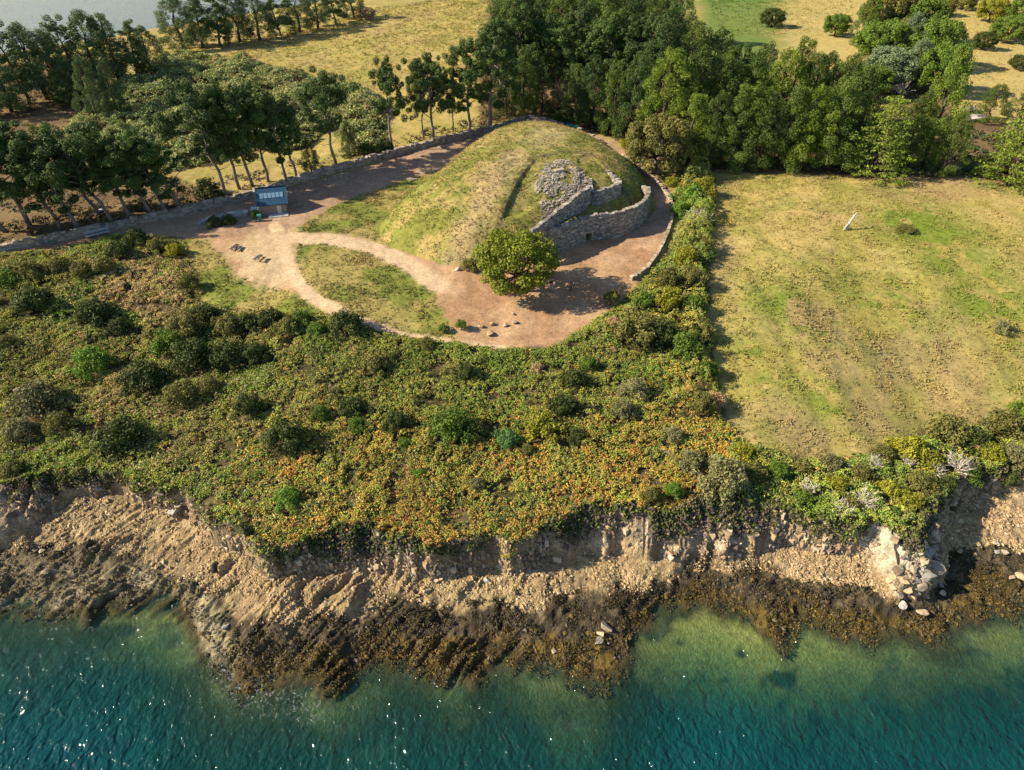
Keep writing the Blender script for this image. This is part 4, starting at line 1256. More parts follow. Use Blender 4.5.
def build_beach_stuff():
    # pebbles and slabs too many to count
    x = rng.uniform(-52, 56, 230000); y = rng.uniform(26, 56, 230000)
    c0, c1, c2, c3, _ = coast(x)
    dens = np.where(y > c2 - .3, 1.0, .35) * (y > c3 - .3) * (y < c1 + .5)
    dens = dens * (.12 + .88 * sstep(.4, .6, fbm(x * .5, y * .5, 451, 3))) * (1 - .25 * (x < 2))
    k = rng.random(len(x)) < dens
    x, y = x[k], y[k]; c1, c2, c3 = c1[k], c2[k], c3[k]
    z = terrain(x, y)
    s = .05 + .10 * rng.random(len(x)) ** 2.2 + .2 * rng.random(len(x)) ** 14
    dry = y > c2 - .3 + .6 * (fbm(x, y, 453, 2) - .5)
    w = np.stack([np.ones(len(x)), .8 * np.ones(len(x)), .45 * np.ones(len(x)), .25 * np.ones(len(x))], 1)
    cd = palette(w, [(.32, .235, .13), (.39, .29, .165), (.21, .145, .08), (.45, .36, .24)])
    cw = palette(w, [(.05, .042, .026), (.085, .07, .035), (.12, .085, .03), (.16, .13, .09)])
    col = np.where(dry[:, None], cd, cw)
    N = len(x)
    base = np.array([(1, 0, 0), (0, 1, 0), (-1, 0, 0), (0, -1, 0), (0, 0, .7), (0, 0, -.7)], float)
    tri = np.array([(0, 1, 4), (1, 2, 4), (2, 3, 4), (3, 0, 4), (1, 0, 5), (2, 1, 5), (3, 2, 5), (0, 3, 5)])
    ang = rng.random(N) * 6.28
    ca, sa = np.cos(ang), np.sin(ang)
    B = base[None] * (1 + .35 * rng.normal(size=(N, 6, 1)).clip(-1, 1)) * s[:, None, None] * np.stack([np.ones(N), .6 + .4 * rng.random(N), .5 + .4 * rng.random(N)], 1)[:, None, :]
    V = np.empty_like(B)
    V[..., 0] = B[..., 0] * ca[:, None] - B[..., 1] * sa[:, None] + x[:, None]
    V[..., 1] = B[..., 0] * sa[:, None] + B[..., 1] * ca[:, None] + y[:, None]
    V[..., 2] = B[..., 2] + (z + s * .2)[:, None]
    F = (tri[None] + (np.arange(N) * 6)[:, None, None]).reshape(-1, 3)
    me = np_mesh('pebbles', V, F, M['pebble'], np.repeat(col, 6, axis=0))
    tag(link('pebbles', me), 'tan pebbles and stone chips covering the beach', 'pebbles', kind='stuff')
    # broken slabs on the cliff face
    x = rng.uniform(-50, 54, 11000); c0, c1, c2, c3, _ = coast(x)
    y = c1 - .1 + (c0 - c1 - .1) * rng.random(len(x))
    k = rng.random(len(x)) < sstep(.34, .6, fbm(x * .4, y * .8, 455, 3)); x, y = x[k], y[k]
    z = terrain(x, y); N = len(x)
    s = .05 + .12 * rng.random(N) + .22 * rng.random(N) ** 9
    col = palette(np.ones((N, 4)) * np.array([1, .8, .7, .4]), [(.27, .205, .135), (.36, .28, .185), (.15, .115, .085), (.46, .38, .28)])
    ang = -.9 + .35 * rng.normal(size=N); ca, sa = np.cos(ang), np.sin(ang)
    cube = np.array([(-1, -1, -1), (1, -1, -1), (1, 1, -1), (-1, 1, -1), (-1, -1, 1), (1, -1, 1), (1, 1, 1), (-1, 1, 1)], float)
    B = cube[None] * s[:, None, None] * np.stack([np.ones(N), .35 + .3 * rng.random(N), .6 + .7 * rng.random(N)], 1)[:, None, :] * (1 + .28 * rng.normal(size=(N, 8, 3)).clip(-1.5, 1.5))
    Vc = np.stack([B[..., 0] * ca[:, None] - B[..., 1] * sa[:, None] + x[:, None], B[..., 0] * sa[:, None] + B[..., 1] * ca[:, None] + y[:, None], B[..., 2] + z[:, None] - s[:, None] * .25], -1)
    Fq = np.array([(3, 2, 1, 0), (4, 5, 6, 7), (0, 1, 5, 4), (1, 2, 6, 5), (2, 3, 7, 6), (3, 0, 4, 7)])
    me = np_mesh('cliff_rubble', Vc, (Fq[None] + (np.arange(N) * 8)[:, None, None]).reshape(-1, 4), M['pebble'], np.repeat(col, 8, axis=0))
    tag(link('cliff_rubble', me), 'broken tan slabs sticking out of the crumbling cliff', 'rubble', kind='stuff')
    # wrack
    x = rng.uniform(-52, 56, 110000); y = rng.uniform(24, 52, 110000)
    c0, c1, c2, c3, _ = coast(x)
    wv = (y - c3) / np.maximum(c2 - c3, .4)
    pn = fbm(x * .55, y * .55, 461, 3)
    k = (wv > -.28) & ((x > -24) | (rng.random(len(x)) < .35)) & (wv < 1.0) & (pn > .36 + .16 * np.clip(wv, 0, 1)) & (rng.random(len(x)) < np.where(wv < 0, .55, 1.))
    x, y, wv = x[k], y[k], wv[k]
    z = np.maximum(terrain(x, y), -.10)
    lf = 1 - sstep(-27, -21, x)
    w = np.stack([np.ones(len(x)) * (1 - lf), .8 * (1 - lf) * sstep(.7, .3, wv), .6 + 1.2 * sstep(.3, .8, wv), 1.4 * lf, .9 * lf], 1)
    col = palette(w, [(.075, .058, .016), (.150, .105, .022), (.034, .029, .016), (.22, .19, .12), (.14, .12, .065)])
    me = tuft_mesh('seaweed', np.stack([x, y, z + .02], 1), .10 + .16 * rng.random(len(x)), 6, col, M['weed'], .5, .45, .12, .14, .2)
    tag(link('seaweed', me), 'ochre and dark seaweed draped over the tidal rocks', 'seaweed', kind='stuff')

def build_wallside():
    # dark brush and fallen needles in the strip behind the field wall
    p = wpoly([(-60, 258), (0, 246), (113, 222), (200, 204), (250, 193), (300, 176), (420, 142), (500, 125), (500, 112), (440, 128), (380, 140), (300, 160), (200, 185), (100, 205), (-60, 235)])
    q = scatter(p, 1.6); q = q[poly_sd(p, q[:, 0], q[:, 1]) > .3]; x, y = q.T
    n = fbm(x * .25, y * .25, 471, 3); k = (n > .46) | (rng.random(len(x)) < .15); x, y, n = x[k], y[k], n[k]
    z = terrain(x, y, False)
    w = np.stack([np.ones(len(x)), .8 * np.ones(len(x)), np.ones(len(x)), .5 * np.ones(len(x))], 1)
    col = palette(w, [(.045, .065, .018), (.09, .10, .03), (.13, .08, .045), (.17, .13, .05)])
    me = tuft_mesh('wall_brush', np.stack([x, y, z + .1 + 1.0 * np.maximum(n - .46, 0) * 4], 1), .25 + .4 * rng.random(len(x)), 9, col, M['stuff'], .38, .6, .5, .8, .2)
    tag(link('wall_brush', me), 'dark brush and dead bracken along the back of the stone wall', 'undergrowth', kind='stuff')

build_wallside(); build_scrub(); build_thicket(); build_grass(); build_woodfloor(); build_beach_stuff()
# ------------------------------------------------------------------ dry-stone work
def resample(pts, step):
    p = np.asarray(pts, float); seg = np.hypot(*(p[1:] - p[:-1]).T); s = np.concatenate([[0], np.cumsum(seg)])
    n = max(2, int(s[-1] / step)); q = np.linspace(0, s[-1], n)
    return np.stack([np.interp(q, s, p[:, 0]), np.interp(q, s, p[:, 1])], 1), s[-1]

def smooth_line(pts, it=2):
    p = np.asarray(pts, float)
    for _ in range(it):
        q = [p[0]]
        for a, b in zip(p[:-1], p[1:]): q += [a * .75 + b * .25, a * .25 + b * .75]
        q.append(p[-1]); p = np.array(q)
    return p

def dry_wall(name, pts, zb, zt, thick, course, length, cols, mat, skip=None, jit=.035, batter=0.0, ragged=.12):
    """courses of separate stones along a line, laid with broken joints"""
    line = smooth_line(pts)
    seg = np.hypot(*(line[1:] - line[:-1]).T); S = np.concatenate([[0], np.cumsum(seg)])
    V = []; F = []; C = []
    fc = [(3, 2, 1, 0), (4, 5, 6, 7), (0, 1, 5, 4), (1, 2, 6, 5), (2, 3, 7, 6), (3, 0, 4, 7)]
    def at(s):
        return np.array([np.interp(s, S, line[:, 0]), np.interp(s, S, line[:, 1])])
    for k in range(60):
        s = -random.random() * length; any_ = False
        while s < S[-1]:
            L = length * random.uniform(.55, 1.45); m = s + L / 2
            if m < 0 or m > S[-1]: s += L; continue
            a, b = at(max(0, m - .3)), at(min(S[-1], m + .3))
            p = at(m); t = (b - a) / max(np.hypot(*(b - a)), 1e-6); nrm = np.array([-t[1], t[0]])
            z0 = zb(p[0], p[1], m / S[-1]) + k * course; top = zt(p[0], p[1], m / S[-1]) + random.uniform(-ragged, ragged)
            if z0 + course * .5 > top or (skip and skip(m, z0 - zb(p[0], p[1], m / S[-1]))): s += L; continue
            any_ = True
            off = batter * k * course
            c = p + nrm * (off + random.uniform(-.03, .03)); hz = course * random.uniform(.46, .56); hl = L * .49; ht = thick / 2 * random.uniform(.88, 1.1)
            b0 = len(V)
            for zz in (-hz, hz):
                for (u, v) in ((-hl, -ht), (hl, -ht), (hl, ht), (-hl, ht)):
                    q = c + t * u + nrm * v
                    V.append((q[0] + random.uniform(-jit, jit), q[1] + random.uniform(-jit, jit), z0 + course / 2 + zz + random.uniform(-jit, jit) * .7))
            F += [tuple(b0 + i for i in f) for f in fc]
            cc = np.array(random.choice(cols)) * random.uniform(.75, 1.2)
            C += [cc] * 8
            s += L
        if not any_ and k > 2: break
    me = np_mesh(name, np.array(V), np.array(F), mat, np.array(C))
    bm = bmesh.new(); bm.from_mesh(me); bmesh.ops.recalc_face_normals(bm, faces=bm.faces); bm.to_mesh(me); bm.free()
    return me

GREY = [(.21, .195, .175), (.29, .27, .24), (.145, .135, .125), (.25, .215, .17), (.18, .175, .165), (.36, .33, .28)]
PALE = [(.33, .28, .21), (.40, .35, .27), (.26, .215, .16), (.30, .26, .20)]
BROWN = [(.26, .225, .185), (.33, .285, .23), (.20, .175, .15), (.29, .26, .225)]
def gz_(x, y): return float(terrain(np.array([x]), np.array([y]), False)[0])

# the stones of boulders
def rock_mesh(seed, flat=.7, cuts=13, sub=3):
    g = np.random.default_rng(seed); bm = bmesh.new()
    bmesh.ops.create_icosphere(bm, subdivisions=sub, radius=1)
    planes = [(unit(g.normal(size=3)), .42 + .35 * g.random()) for _ in range(cuts)]
    for v in bm.verts:
        p = np.array(v.co)
        for n, d in planes:
            e = p @ n
            if e > d: p = p - n * (e - d) * .92
        p = p * (1 + .025 * g.normal())
        p[2] *= flat
        v.co = p
    me = bpy.data.meshes.new('rock'); bm.to_mesh(me); bm.free(); me.materials.append(M['granite'])
    return me
ROCKS = [rock_mesh(500 + i, f) for i, f in enumerate((.7, .85, .55, .75, .65, .9))]

def boulder(px, py, rpx, mat, label, group=None, stretch=(1, 1, 1), sink=.3, rz=None, cat='boulder', full=False):
    x, y, z = G1(px, py, full)
    z = max(z, float((full_z if full else terrain)(np.array([x]), np.array([y]))[0]))
    dep = y * cP - (z - CZ) * sP; r = rpx * 1.15 * dep / FPX
    o = link('boulder', random.choice(ROCKS), None, (x, y, z + r * (.6 - sink)))
    o.scale = (r * stretch[0], r * stretch[1], r * stretch[2]); o.rotation_euler = (random.uniform(-.3, .3), random.uniform(-.3, .3), random.uniform(0, 6.28) if rz is None else rz)
    objmat(o, M[mat]); tag(o, label, cat, group); return o

# ------------------------------------------------------------------ the cairn
def build_cairn():
    lo = MOUND.min(0) - 2; hi = MOUND.max(0) + 2
    root = empty('cairn', (float(MOUND[:, 0].mean()), float(MOUND[:, 1].mean()), 9.0))
    tag(root, 'large grassy burial mound with stepped dry stone front', 'cairn')
    off = np.array(root.location)
    def local(me):
        n = len(me.vertices); co = np.empty(n * 3, np.float32); me.vertices.foreach_get('co', co)
        me.vertices.foreach_set('co', (co.reshape(-1, 3) - off).astype(np.float32).ravel()); me.update(); return me
    xs = np.arange(lo[0], hi[0], .2); ys = np.arange(lo[1], hi[1], .2)
    X, Y = np.meshgrid(xs, ys)
    Z, d, rd, ld, tl, tu, rb = cairn_z(X, Y)
    Z = np.where(d < 0, terrain(X, Y) - .12 - .25 * np.clip(-d, 0, 2), Z)
    Z = Z + .10 * (fbm(X * 1.1, Y * 1.1, 511, 3) - .5) * (d > .3)
    n1 = fbm(X * .25, Y * .25, 513, 4); n2 = fbm(X * 1.1, Y * 1.1, 515, 3)
    def lerp(a, b, t): return a + (np.asarray(b) - a) * np.asarray(t)[..., None]
    C = np.zeros(X.shape + (3,)) + np.array([.165, .170, .040])
    C = lerp(C, (.285, .225, .085), sstep(.40, .62, n1 + (n2 - .5) * .4))
    ux, uy = project(X, Y, Z)
    # worn sandy streak down the left face and a dry crest
    tx = np.array([515., 492, 478, 465, 452]); ty = np.array([160., 185, 208, 232, 262])
    st = line_d(np.stack([tx, ty], 1), ux, uy)
    C = lerp(C, (.34, .255, .145), (1 - sstep(4, 18, st + 26 * (n2 - .5))) * .6)
    C = lerp(C, (.36, .29, .14), (1 - sstep(4, 16, np.hypot((ux - 545) * .5, uy - 138))) * .7)
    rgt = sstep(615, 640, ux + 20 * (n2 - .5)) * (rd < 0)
    C = lerp(C, (.115, .125, .035), rgt * .5)  # right flank: shade of the side turned from the sun, painted into the grass
    C = lerp(C, (.20, .19, .06), ((rd > 0) * sstep(.4, .6, n1 + .3 * (n2 - .5))) * .6)
    C = lerp(C, (.27, .24, .20), ((rb > -.2) & (tu < 0) & (rd > 0)) * sstep(.40, .47, fbm(X * .7, Y * .7, 519, 3)) * .95)
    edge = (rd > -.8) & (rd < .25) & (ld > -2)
    C = lerp(C, (.10, .085, .05), edge * sstep(.35, .5, n2) * .7)  # shading along the recess rim is painted into the surface colour
    idx = np.arange(X.size).reshape(X.shape)
    F = np.stack([idx[:-1, :-1], idx[:-1, 1:], idx[1:, 1:], idx[1:, :-1]], -1).reshape(-1, 4)
    keep = (d[:-1, :-1] > -.9).ravel(); F = F[keep]
    used, inv = np.unique(F, return_inverse=True)
    V = np.stack([X, Y, Z], -1).reshape(-1, 3)
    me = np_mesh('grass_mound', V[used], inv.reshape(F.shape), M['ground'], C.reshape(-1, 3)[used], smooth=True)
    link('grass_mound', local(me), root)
    # tufts on it: part of the mound's own surface
    k = (rng.random(X.size) < .30) & (d.ravel() > .4) & ~((rb.ravel() > 0) & (tu.ravel() < 0) & (fbm(X * .7, Y * .7, 519, 3).ravel() > .44)) & ~((rd.ravel() > 0) & (ld.ravel() < 0) & (tl.ravel() < 0)) & (fbm(X * .7, Y * .7, 517, 3).ravel() > .36)
    P = V[k] + np.array([0, 0, .03]) + rng.normal(size=(k.sum(), 3)) * np.array([.08, .08, .0])
    me = tuft_mesh('turf', P, .13 + .15 * rng.random(len(P)), 4, C.reshape(-1, 3)[k] * 1.05, M['grass'], .5, .4, .5, .75, .18)
    o = link('turf', local(me), root); o['kind'] = 'stuff'
    # lower facade, with its entrance left open
    L = smooth_line(LOWER_B); S = np.concatenate([[0], np.cumsum(np.hypot(*(L[1:] - L[:-1]).T))])
    ex, ey = unz(586.5, 240, 9.0)
    e = S[np.argmin(np.hypot(L[:, 0] - ex, L[:, 1] - ey))]
    gate = lambda m, h: abs(m - e) < .55 and h < 1.55
    me = dry_wall('lower_wall', LOWER_B, lambda x, y, f: gz_(x, y) - .35, lambda x, y, f: 12.75 - .4 * max(0, 1 - f / .12) - .7 * max(0, (f - .93) / .07), .6, .15, .42, GREY, M['masonry'], gate, batter=.05)
    link('lower_wall', local(me), root)
    a = np.array([np.interp(e - .6, S, L[:, 0]), np.interp(e - .6, S, L[:, 1])]); b = np.array([np.interp(e + .6, S, L[:, 0]), np.interp(e + .6, S, L[:, 1])])
    t = (b - a) / np.hypot(*(b - a)); rz = math.atan2(t[1], t[0]); g0 = gz_(ex, ey)
    m_ = (a + b) / 2 - off[:2]; z0 = g0 - off[2]; nrm = np.array([-t[1], t[0]])
    q = MB(); q.box((m_[0] - nrm[0] * .08, m_[1] - nrm[1] * .08, z0 + 1.36), (1.9, .55, .28), rz, .03); dr = q.build('lintel', M['granite'], root)
    for s in (-1, 1):
        q = MB(); q.box((m_[0] + t[0] * .62 * s - nrm[0] * .05, m_[1] + t[1] * .62 * s - nrm[1] * .05, z0 + .55), (.26, .6, 1.3), rz, .03); q.build('jamb', M['granite'], root)
    q = MB(); c = m_ + nrm * .32; q.box((c[0], c[1], z0 + .55), (1.0, .1, 1.4), rz); q.build('passage_shade', M['black'], root)  # black slab behind the gap stands in for the darkness of the passage
    # upper terraces
    me = dry_wall('middle_wall', MID_LINE, lambda x, y, f: 12.2, lambda x, y, f: float(mid_top(x)) + .12, .6, .15, .42, GREY, M['masonry'], batter=.03)
    link('middle_wall', local(me), root)
    uw = np.concatenate([wpoly([(590, 178), (589.5, 186)], 14.6), UP_LINE, wpoly([(613, 174), (605, 165), (601, 161)], 14.8)])
    me = dry_wall('upper_wall', uw, lambda x, y, f: 12.3, lambda x, y, f: 14.6, .55, .15, .42, GREY, M['masonry'], batter=.03)
    link('upper_wall', local(me), root)
    # loose rubble on the second step
    p = _t([(534, 176), (546, 206), (586, 190), (588, 172), (566, 162), (548, 165)], 15.4)
    q = scatter(p, 24); q = q[(poly_sd(p, q[:, 0], q[:, 1]) > 0) & (fbm(q[:, 0] * .7, q[:, 1] * .7, 519, 3) > .44)]
    z = full_z(q[:, 0], q[:, 1])
    N = len(q); s = .09 + .12 * rng.random(N); ang = rng.random(N) * 6.28
    cube = np.array([(-1, -1, -1), (1, -1, -1), (1, 1, -1), (-1, 1, -1), (-1, -1, 1), (1, -1, 1), (1, 1, 1), (-1, 1, 1)], float)
    B = cube[None] * s[:, None, None] * np.array([1, .75, .55]) * (1 + .22 * rng.normal(size=(N, 8, 3)))
    Vr = np.stack([B[..., 0] * np.cos(ang)[:, None] - B[..., 1] * np.sin(ang)[:, None] + q[:, :1], B[..., 0] * np.sin(ang)[:, None] + B[..., 1] * np.cos(ang)[:, None] + q[:, 1:], B[..., 2] + z[:, None] + .06], -1)
    Fq = np.array([(3, 2, 1, 0), (4, 5, 6, 7), (0, 1, 5, 4), (1, 2, 6, 5), (2, 3, 7, 6), (3, 0, 4, 7)])
    Fr = (Fq[None] + (np.arange(N) * 8)[:, None, None]).reshape(-1, 4)
    cr = palette(np.ones((N, 4)), [(.22, .20, .175), (.30, .275, .235), (.15, .14, .12), (.34, .29, .225)])
    o = link('rubble', local(np_mesh('rubble', Vr, Fr, M['masonry'], np.repeat(cr, 8, axis=0))), root); o['kind'] = 'stuff'
    x, y, z = G1(559, 172); q = MB(); q.box((x - off[0], y - off[1], z - off[2] + .25), (1.6, .8, .35), .35, .06); q.build('capstone', M['granite'], root)
    x, y, z = G1(646, 199); q = MB(); q.box((x - off[0], y - off[1], z - off[2] + .3), (.9, .6, .6), .5, .08); q.build('end_block', M['granite'], root)
build_cairn()

# ------------------------------------------------------------------ dry stone field walls
WALL_A = wpoly([(-60, 262), (0, 250.5), (60, 240), (113, 228), (160, 218.5), (200, 209), (250, 198), (300, 180.5), (340, 170), (420, 147), (500, 129.5), (526, 121)], 9.2)
o = link('stone_wall', dry_wall('stone_wall', WALL_A, lambda x, y, f: gz_(x, y) - .15, lambda x, y, f: gz_(x, y) + 1.2, .75, .24, .55, BROWN, M['masonry']))
tag(o, 'long brown dry stone wall between the pines and the earth track', 'stone wall')
WALL_B = wpoly([(528, 121), (540, 122.5), (553, 126), (565, 130.5)], 9.2)
o = link('stone_wall', dry_wall('stone_wall', WALL_B, lambda x, y, f: gz_(x, y) - .15, lambda x, y, f: gz_(x, y) + 1.2, .7, .24, .5, BROWN, M['masonry']))
tag(o, 'short dry stone wall left of the teal gate behind the mound', 'stone wall')
WALL_D = wpoly([(581.5, 136), (590, 138.5), (600, 143)], 9.2)
o = link('stone_wall', dry_wall('stone_wall', WALL_D, lambda x, y, f: gz_(x, y) - .15, lambda x, y, f: gz_(x, y) + 1.0, .7, .22, .5, PALE, M['masonry']))
tag(o, 'short pale wall stub right of the gate pillar', 'stone wall')
WALL_C = wpoly([(622, 156), (636, 165), (651, 177), (664, 190), (671, 201), (673, 214), (669, 230), (662, 247), (652, 263), (642, 272), (632, 277)], 9.2)
o = link('stone_wall', dry_wall('stone_wall', WALL_C, lambda x, y, f: gz_(x, y) - .15, lambda x, y, f: gz_(x, y) + .6, .45, .2, .45, [(.34, .285, .215), (.41, .345, .26), (.27, .22, .165)], M['masonry']))
tag(o, 'low pale stone wall curving along the hedge right of the cairn', 'stone wall')

# teal gate and its pillar
x0, y0 = unz(566.5, 131, 9.2); x1, y1 = unz(577, 134, 9.2); z = gz_(x0, y0)
rz = math.atan2(y1 - y0, x1 - x0); Lg = math.hypot(x1 - x0, y1 - y0)
g = empty('gate', ((x0 + x1) / 2, (y0 + y1) / 2, z), rz); tag(g, 'teal painted wooden gate in the wall behind the mound', 'gate')
q = MB()
for k in range(9): q.box((-Lg / 2 + Lg * (k + .5) / 9, 0, .95), (Lg / 9 * .9, .04, 1.6))
q.build('boards', M['tealwood'], g)
q = MB(); q.box((0, .05, .45), (Lg, .05, .12)); q.box((0, .05, 1.4), (Lg, .05, .12)); q.build('rails', M['tealwood'], g)
for s in (-1, 1):
    q = MB(); q.box((s * (Lg / 2 - .02), .1, .95), (.14, .12, 1.95)); q.build('post', M['tealwood'], g)
xp, yp = unz(579.3, 136, 9.2)
q = MB(); q.box((0, 0, .75), (.75, .6, 1.7), rz, .03); q.box((0, 0, 1.66), (.85, .7, .14), rz, .02)
tag(q.build('gate_pillar', M['granite'], None, (float(xp), float(yp), z)), 'pale square stone pillar right of the teal gate', 'pillar')

# ------------------------------------------------------------------ shed
def build_shed():
    ax, ay = unz(261, 214.8, 9.2); bx, by = unz(287.5, 212.2, 9.2)
    w = math.hypot(bx - ax, by - ay); rz = math.atan2(by - ay, bx - ax); D = 5.2
    g = empty('shed', (float(ax), float(ay), gz_(ax, ay)), rz)
    tag(g, 'small stone hut with blue slate roof and pale roof panels', 'shed')
    ez, rzg = 1.75, 3.3
    q = MB(); q.add([(0, 0, -.2), (w, 0, -.2), (w, D, -.2), (0, D, -.2), (0, 0, ez), (w, 0, ez), (w, D, ez), (0, D, ez), (0, D / 2, rzg), (w, D / 2, rzg)],
                    [(0, 1, 5, 4), (2, 3, 7, 6), (1, 2, 6, 9, 5), (3, 0, 4, 8, 7), (4, 5, 9, 8), (6, 7, 8, 9), (3, 2, 1, 0)])
    q.build('wall', M['shedwall'], g)
    def slope(name, y_e, y_r):
        o = .28; sl = (rzg - ez) / (D / 2)
        ye = -o if y_e == 0 else D + o
        V = [(-o, ye, ez - sl * o + .06), (w + o, ye, ez - sl * o + .06), (w + o, D / 2, rzg + .06), (-o, D / 2, rzg + .06)]
        V += [(x, y, z + .11) for x, y, z in V]
        me = bpy.data.meshes.new(name); me.from_pydata(V, [], [(0, 1, 2, 3), (4, 5, 6, 7), (0, 1, 5, 4), (1, 2, 6, 5), (2, 3, 7, 6), (3, 0, 4, 7)])
        uv = me.uv_layers.new(name='uv')
        for l in me.loops:
            v = me.vertices[l.vertex_index].co; uv.data[l.index].uv = (v.x, abs(v.y - D / 2) * 1.2)
        bm = bmesh.new(); bm.from_mesh(me); bmesh.ops.recalc_face_normals(bm, faces=bm.faces); bm.to_mesh(me); bm.free()
        me.materials.append(M['slate']); return link(name, me, g), sl
    r1, sl = slope('roof', 0, 0); r2, _ = slope('roof', 1, 0)
    ang = math.atan(sl)
    for i in range(6):
        q = MB(); q.box((0, 0, 0), (w * .125, .95, .05))
        o = q.build('roof_panel', M['panel'], r1); o.location = (w * (.125 + .15 * i) + .02, 1.22, ez + sl * 1.22 + .215); o.rotation_euler = (ang, 0, 0)
    q = MB(); q.box((w / 2, D / 2, rzg + .2), (w + .6, .22, .1)); q.build('ridge', M['slate'], g)
    for xx in (-.3, w + .3):
        q = MB(); V = [(xx, -.34, ez - .30), (xx, D / 2, rzg + .0), (xx, D / 2, rzg + .22), (xx, -.34, ez - .06)]
        V2 = [(x + .05 * (1 if xx > 0 else -1), y, z) for x, y, z in V]
        q.add(V + V2, [(0, 1, 2, 3), (4, 5, 6, 7), (0, 1, 5, 4), (1, 2, 6, 5), (2, 3, 7, 6), (3, 0, 4, 7)]); q.build('bargeboard', M['bluewood'], g)
    q = MB(); q.box((w * .72, -.03, .72), (.62, .06, 1.5)); dr = q.build('door', M['door'], g)
    q = MB(); q.box((w * .72 + .22, -.08, .7), (.05, .05, .12)); q.build('handle', M['black'], dr)
    q = MB(); q.box((w * .66, -.62, .0), (w * .74, 1.15, .3)); q.build('doorstep', M['concrete'], g)
    # wing wall on the left
    q = MB(); q.box((-.75, .35, .55), (1.25, .9, 1.5)); q.build('side_store', M['concrete'], g)
    q = MB(); q.box((-.22, .25, .8), (.3, .5, 1.75)); q.build('side_post', M['white'], g)
    return g
build_shed()
wl = wpoly([(247, 213.5), (232, 215), (214, 219), (200, 223)], 9.2)
tag(link('stone_wall', dry_wall('stone_wall', wl, lambda x, y, f: gz_(x, y) - .15, lambda x, y, f: gz_(x, y) + .55, .9, .2, .5, [(.36, .36, .37), (.30, .30, .31), (.42, .41, .41)], M['masonry'])), 'low grey wall running left from the blue roofed hut', 'stone wall')

# wheeled bin beside the hut
x, y, z = G1(260.3, 221, False)
g = empty('litter_bin', (x, y, z), .3); tag(g, 'dark teal bin beside a bush in front of the hut', 'bin')
q = MB(); q.box((0, 0, .5), (.55, .6, .85), 0, 0, 1.12); q.build('body', M['tealwood'], g)
q = MB(); q.box((0, .02, .97), (.68, .74, .08), 0, 0, .92); q.build('lid', M['tealwood'], g)
for s in (-1, 1):
    q = MB(); q.tube([(s * .24 - .03, .3, .1), (s * .24 + .03, .3, .1)], .1, 10); q.build('wheel', M['rubber'], g)

# picnic tables
def picnic(px, py, rz, label):
    x, y, z = G1(px, py, False)
    g = empty('picnic_table', (x, y, z), rz); g.scale = (.72, .72, .85); tag(g, label, 'picnic table', 'dark picnic tables on the sandy patch')
    q = MB()
    for k in range(5): q.box((0, -.34 + .17 * k, .75), (1.7, .155, .045))
    q.build('table_top', M['brownwood'], g)
    for s in (-1, 1):
        q = MB()
        for k in (0, 1): q.box((0, s * (.72 + .16 * k), .45), (1.7, .14, .045))
        q.build('bench_seat', M['brownwood'], g)
    for s in (-1, 1):
        q = MB(); xx = s * .62
        q.tube([(xx, -.75, 0), (xx, -.22, .72)], .05, 4); q.tube([(xx, .75, 0), (xx, .22, .72)], .05, 4); q.box((xx, 0, .40), (.06, 1.75, .09)); q.box((xx, 0, .70), (.06, .75, .07))
        q.build('leg_frame', M['brownwood'], g)
picnic(236.5, 250, 1.35, 'dark picnic table farther from the hut, left on the sandy patch')
picnic(260, 260.5, 1.25, 'dark picnic table nearer the fork of the sandy path')

# benches along the wall
def bench(pa, pb, mat, label, back=True):
    ax, ay, az = G1(*pa, False); bx, by, bz = G1(*pb, False)
    L = math.hypot(bx - ax, by - ay); rz = math.atan2(by - ay, bx - ax)
    g = empty('bench', ((ax + bx) / 2, (ay + by) / 2, (az + bz) / 2), rz); tag(g, label, 'bench')
    q = MB()
    for k in range(3): q.box((0, -.2 + .19 * k, .45), (L, .16, .05))
    q.build('seat', M[mat], g)
    if back:
        q = MB(); q.box((0, .36, .72), (L, .045, .15)); q.box((0, .39, .93), (L, .045, .15)); q.build('backrest', M[mat], g)
    n = 3 if L > 3 else 2
    for i in range(n):
        xx = -L / 2 + .25 + (L - .5) * i / (n - 1)
        for yy in (-.18, .2):
            q = MB(); q.box((xx, yy, .21), (.08, .08, .42)); q.build('leg', M[mat], g)
        if back:
            q = MB(); q.box((xx, .33, .68), (.07, .05, .6)); q.build('back_post', M[mat], g)
bench((-3, 254), (29, 247.5), 'greywood', 'longest grey plank bench at the far left end of the wall')
bench((49, 244.5), (56, 243), 'tealwood', 'tiny teal bench between the two long grey benches', False)
bench((86, 239.5), (111, 233.5), 'greywood', 'long grey plank bench below the wall left of the hut')

# motorbike under the pines
x, y, z = G1(101, 215, False)
g = empty('motorbike', (x, y, z), .5); tag(g, 'dark motorbike with white panels parked among pines behind the wall', 'motorbike')
for xx in (-.7, .7):
    q = MB(); pts = [(xx + .27 * math.cos(a), 0, .31 + .27 * math.sin(a)) for a in np.linspace(0, 2 * math.pi, 17)]
    q.tube(pts, .07, 6, False); w_ = q.build('wheel', M['rubber'], g)
    q = MB()
    for a in np.linspace(0, math.pi, 5)[:-1]: q.tube([(xx - .24 * math.cos(a), 0, .31 - .24 * math.sin(a)), (xx + .24 * math.cos(a), 0, .31 + .24 * math.sin(a))], .018, 4)
    q.build('rim', M['white'], w_)
q = MB(); q.box((0, 0, .45), (.75, .26, .35), 0, .03); q.tube([(-.7, .0, .31), (-.2, 0, .42), (.1, 0, .4)], .05, 5); q.tube([(.7, .06, .31), (.45, .06, 1.0)], .03, 5); q.tube([(.7, -.06, .31), (.45, -.06, 1.0)], .03, 5); q.build('body', M['black'], g)
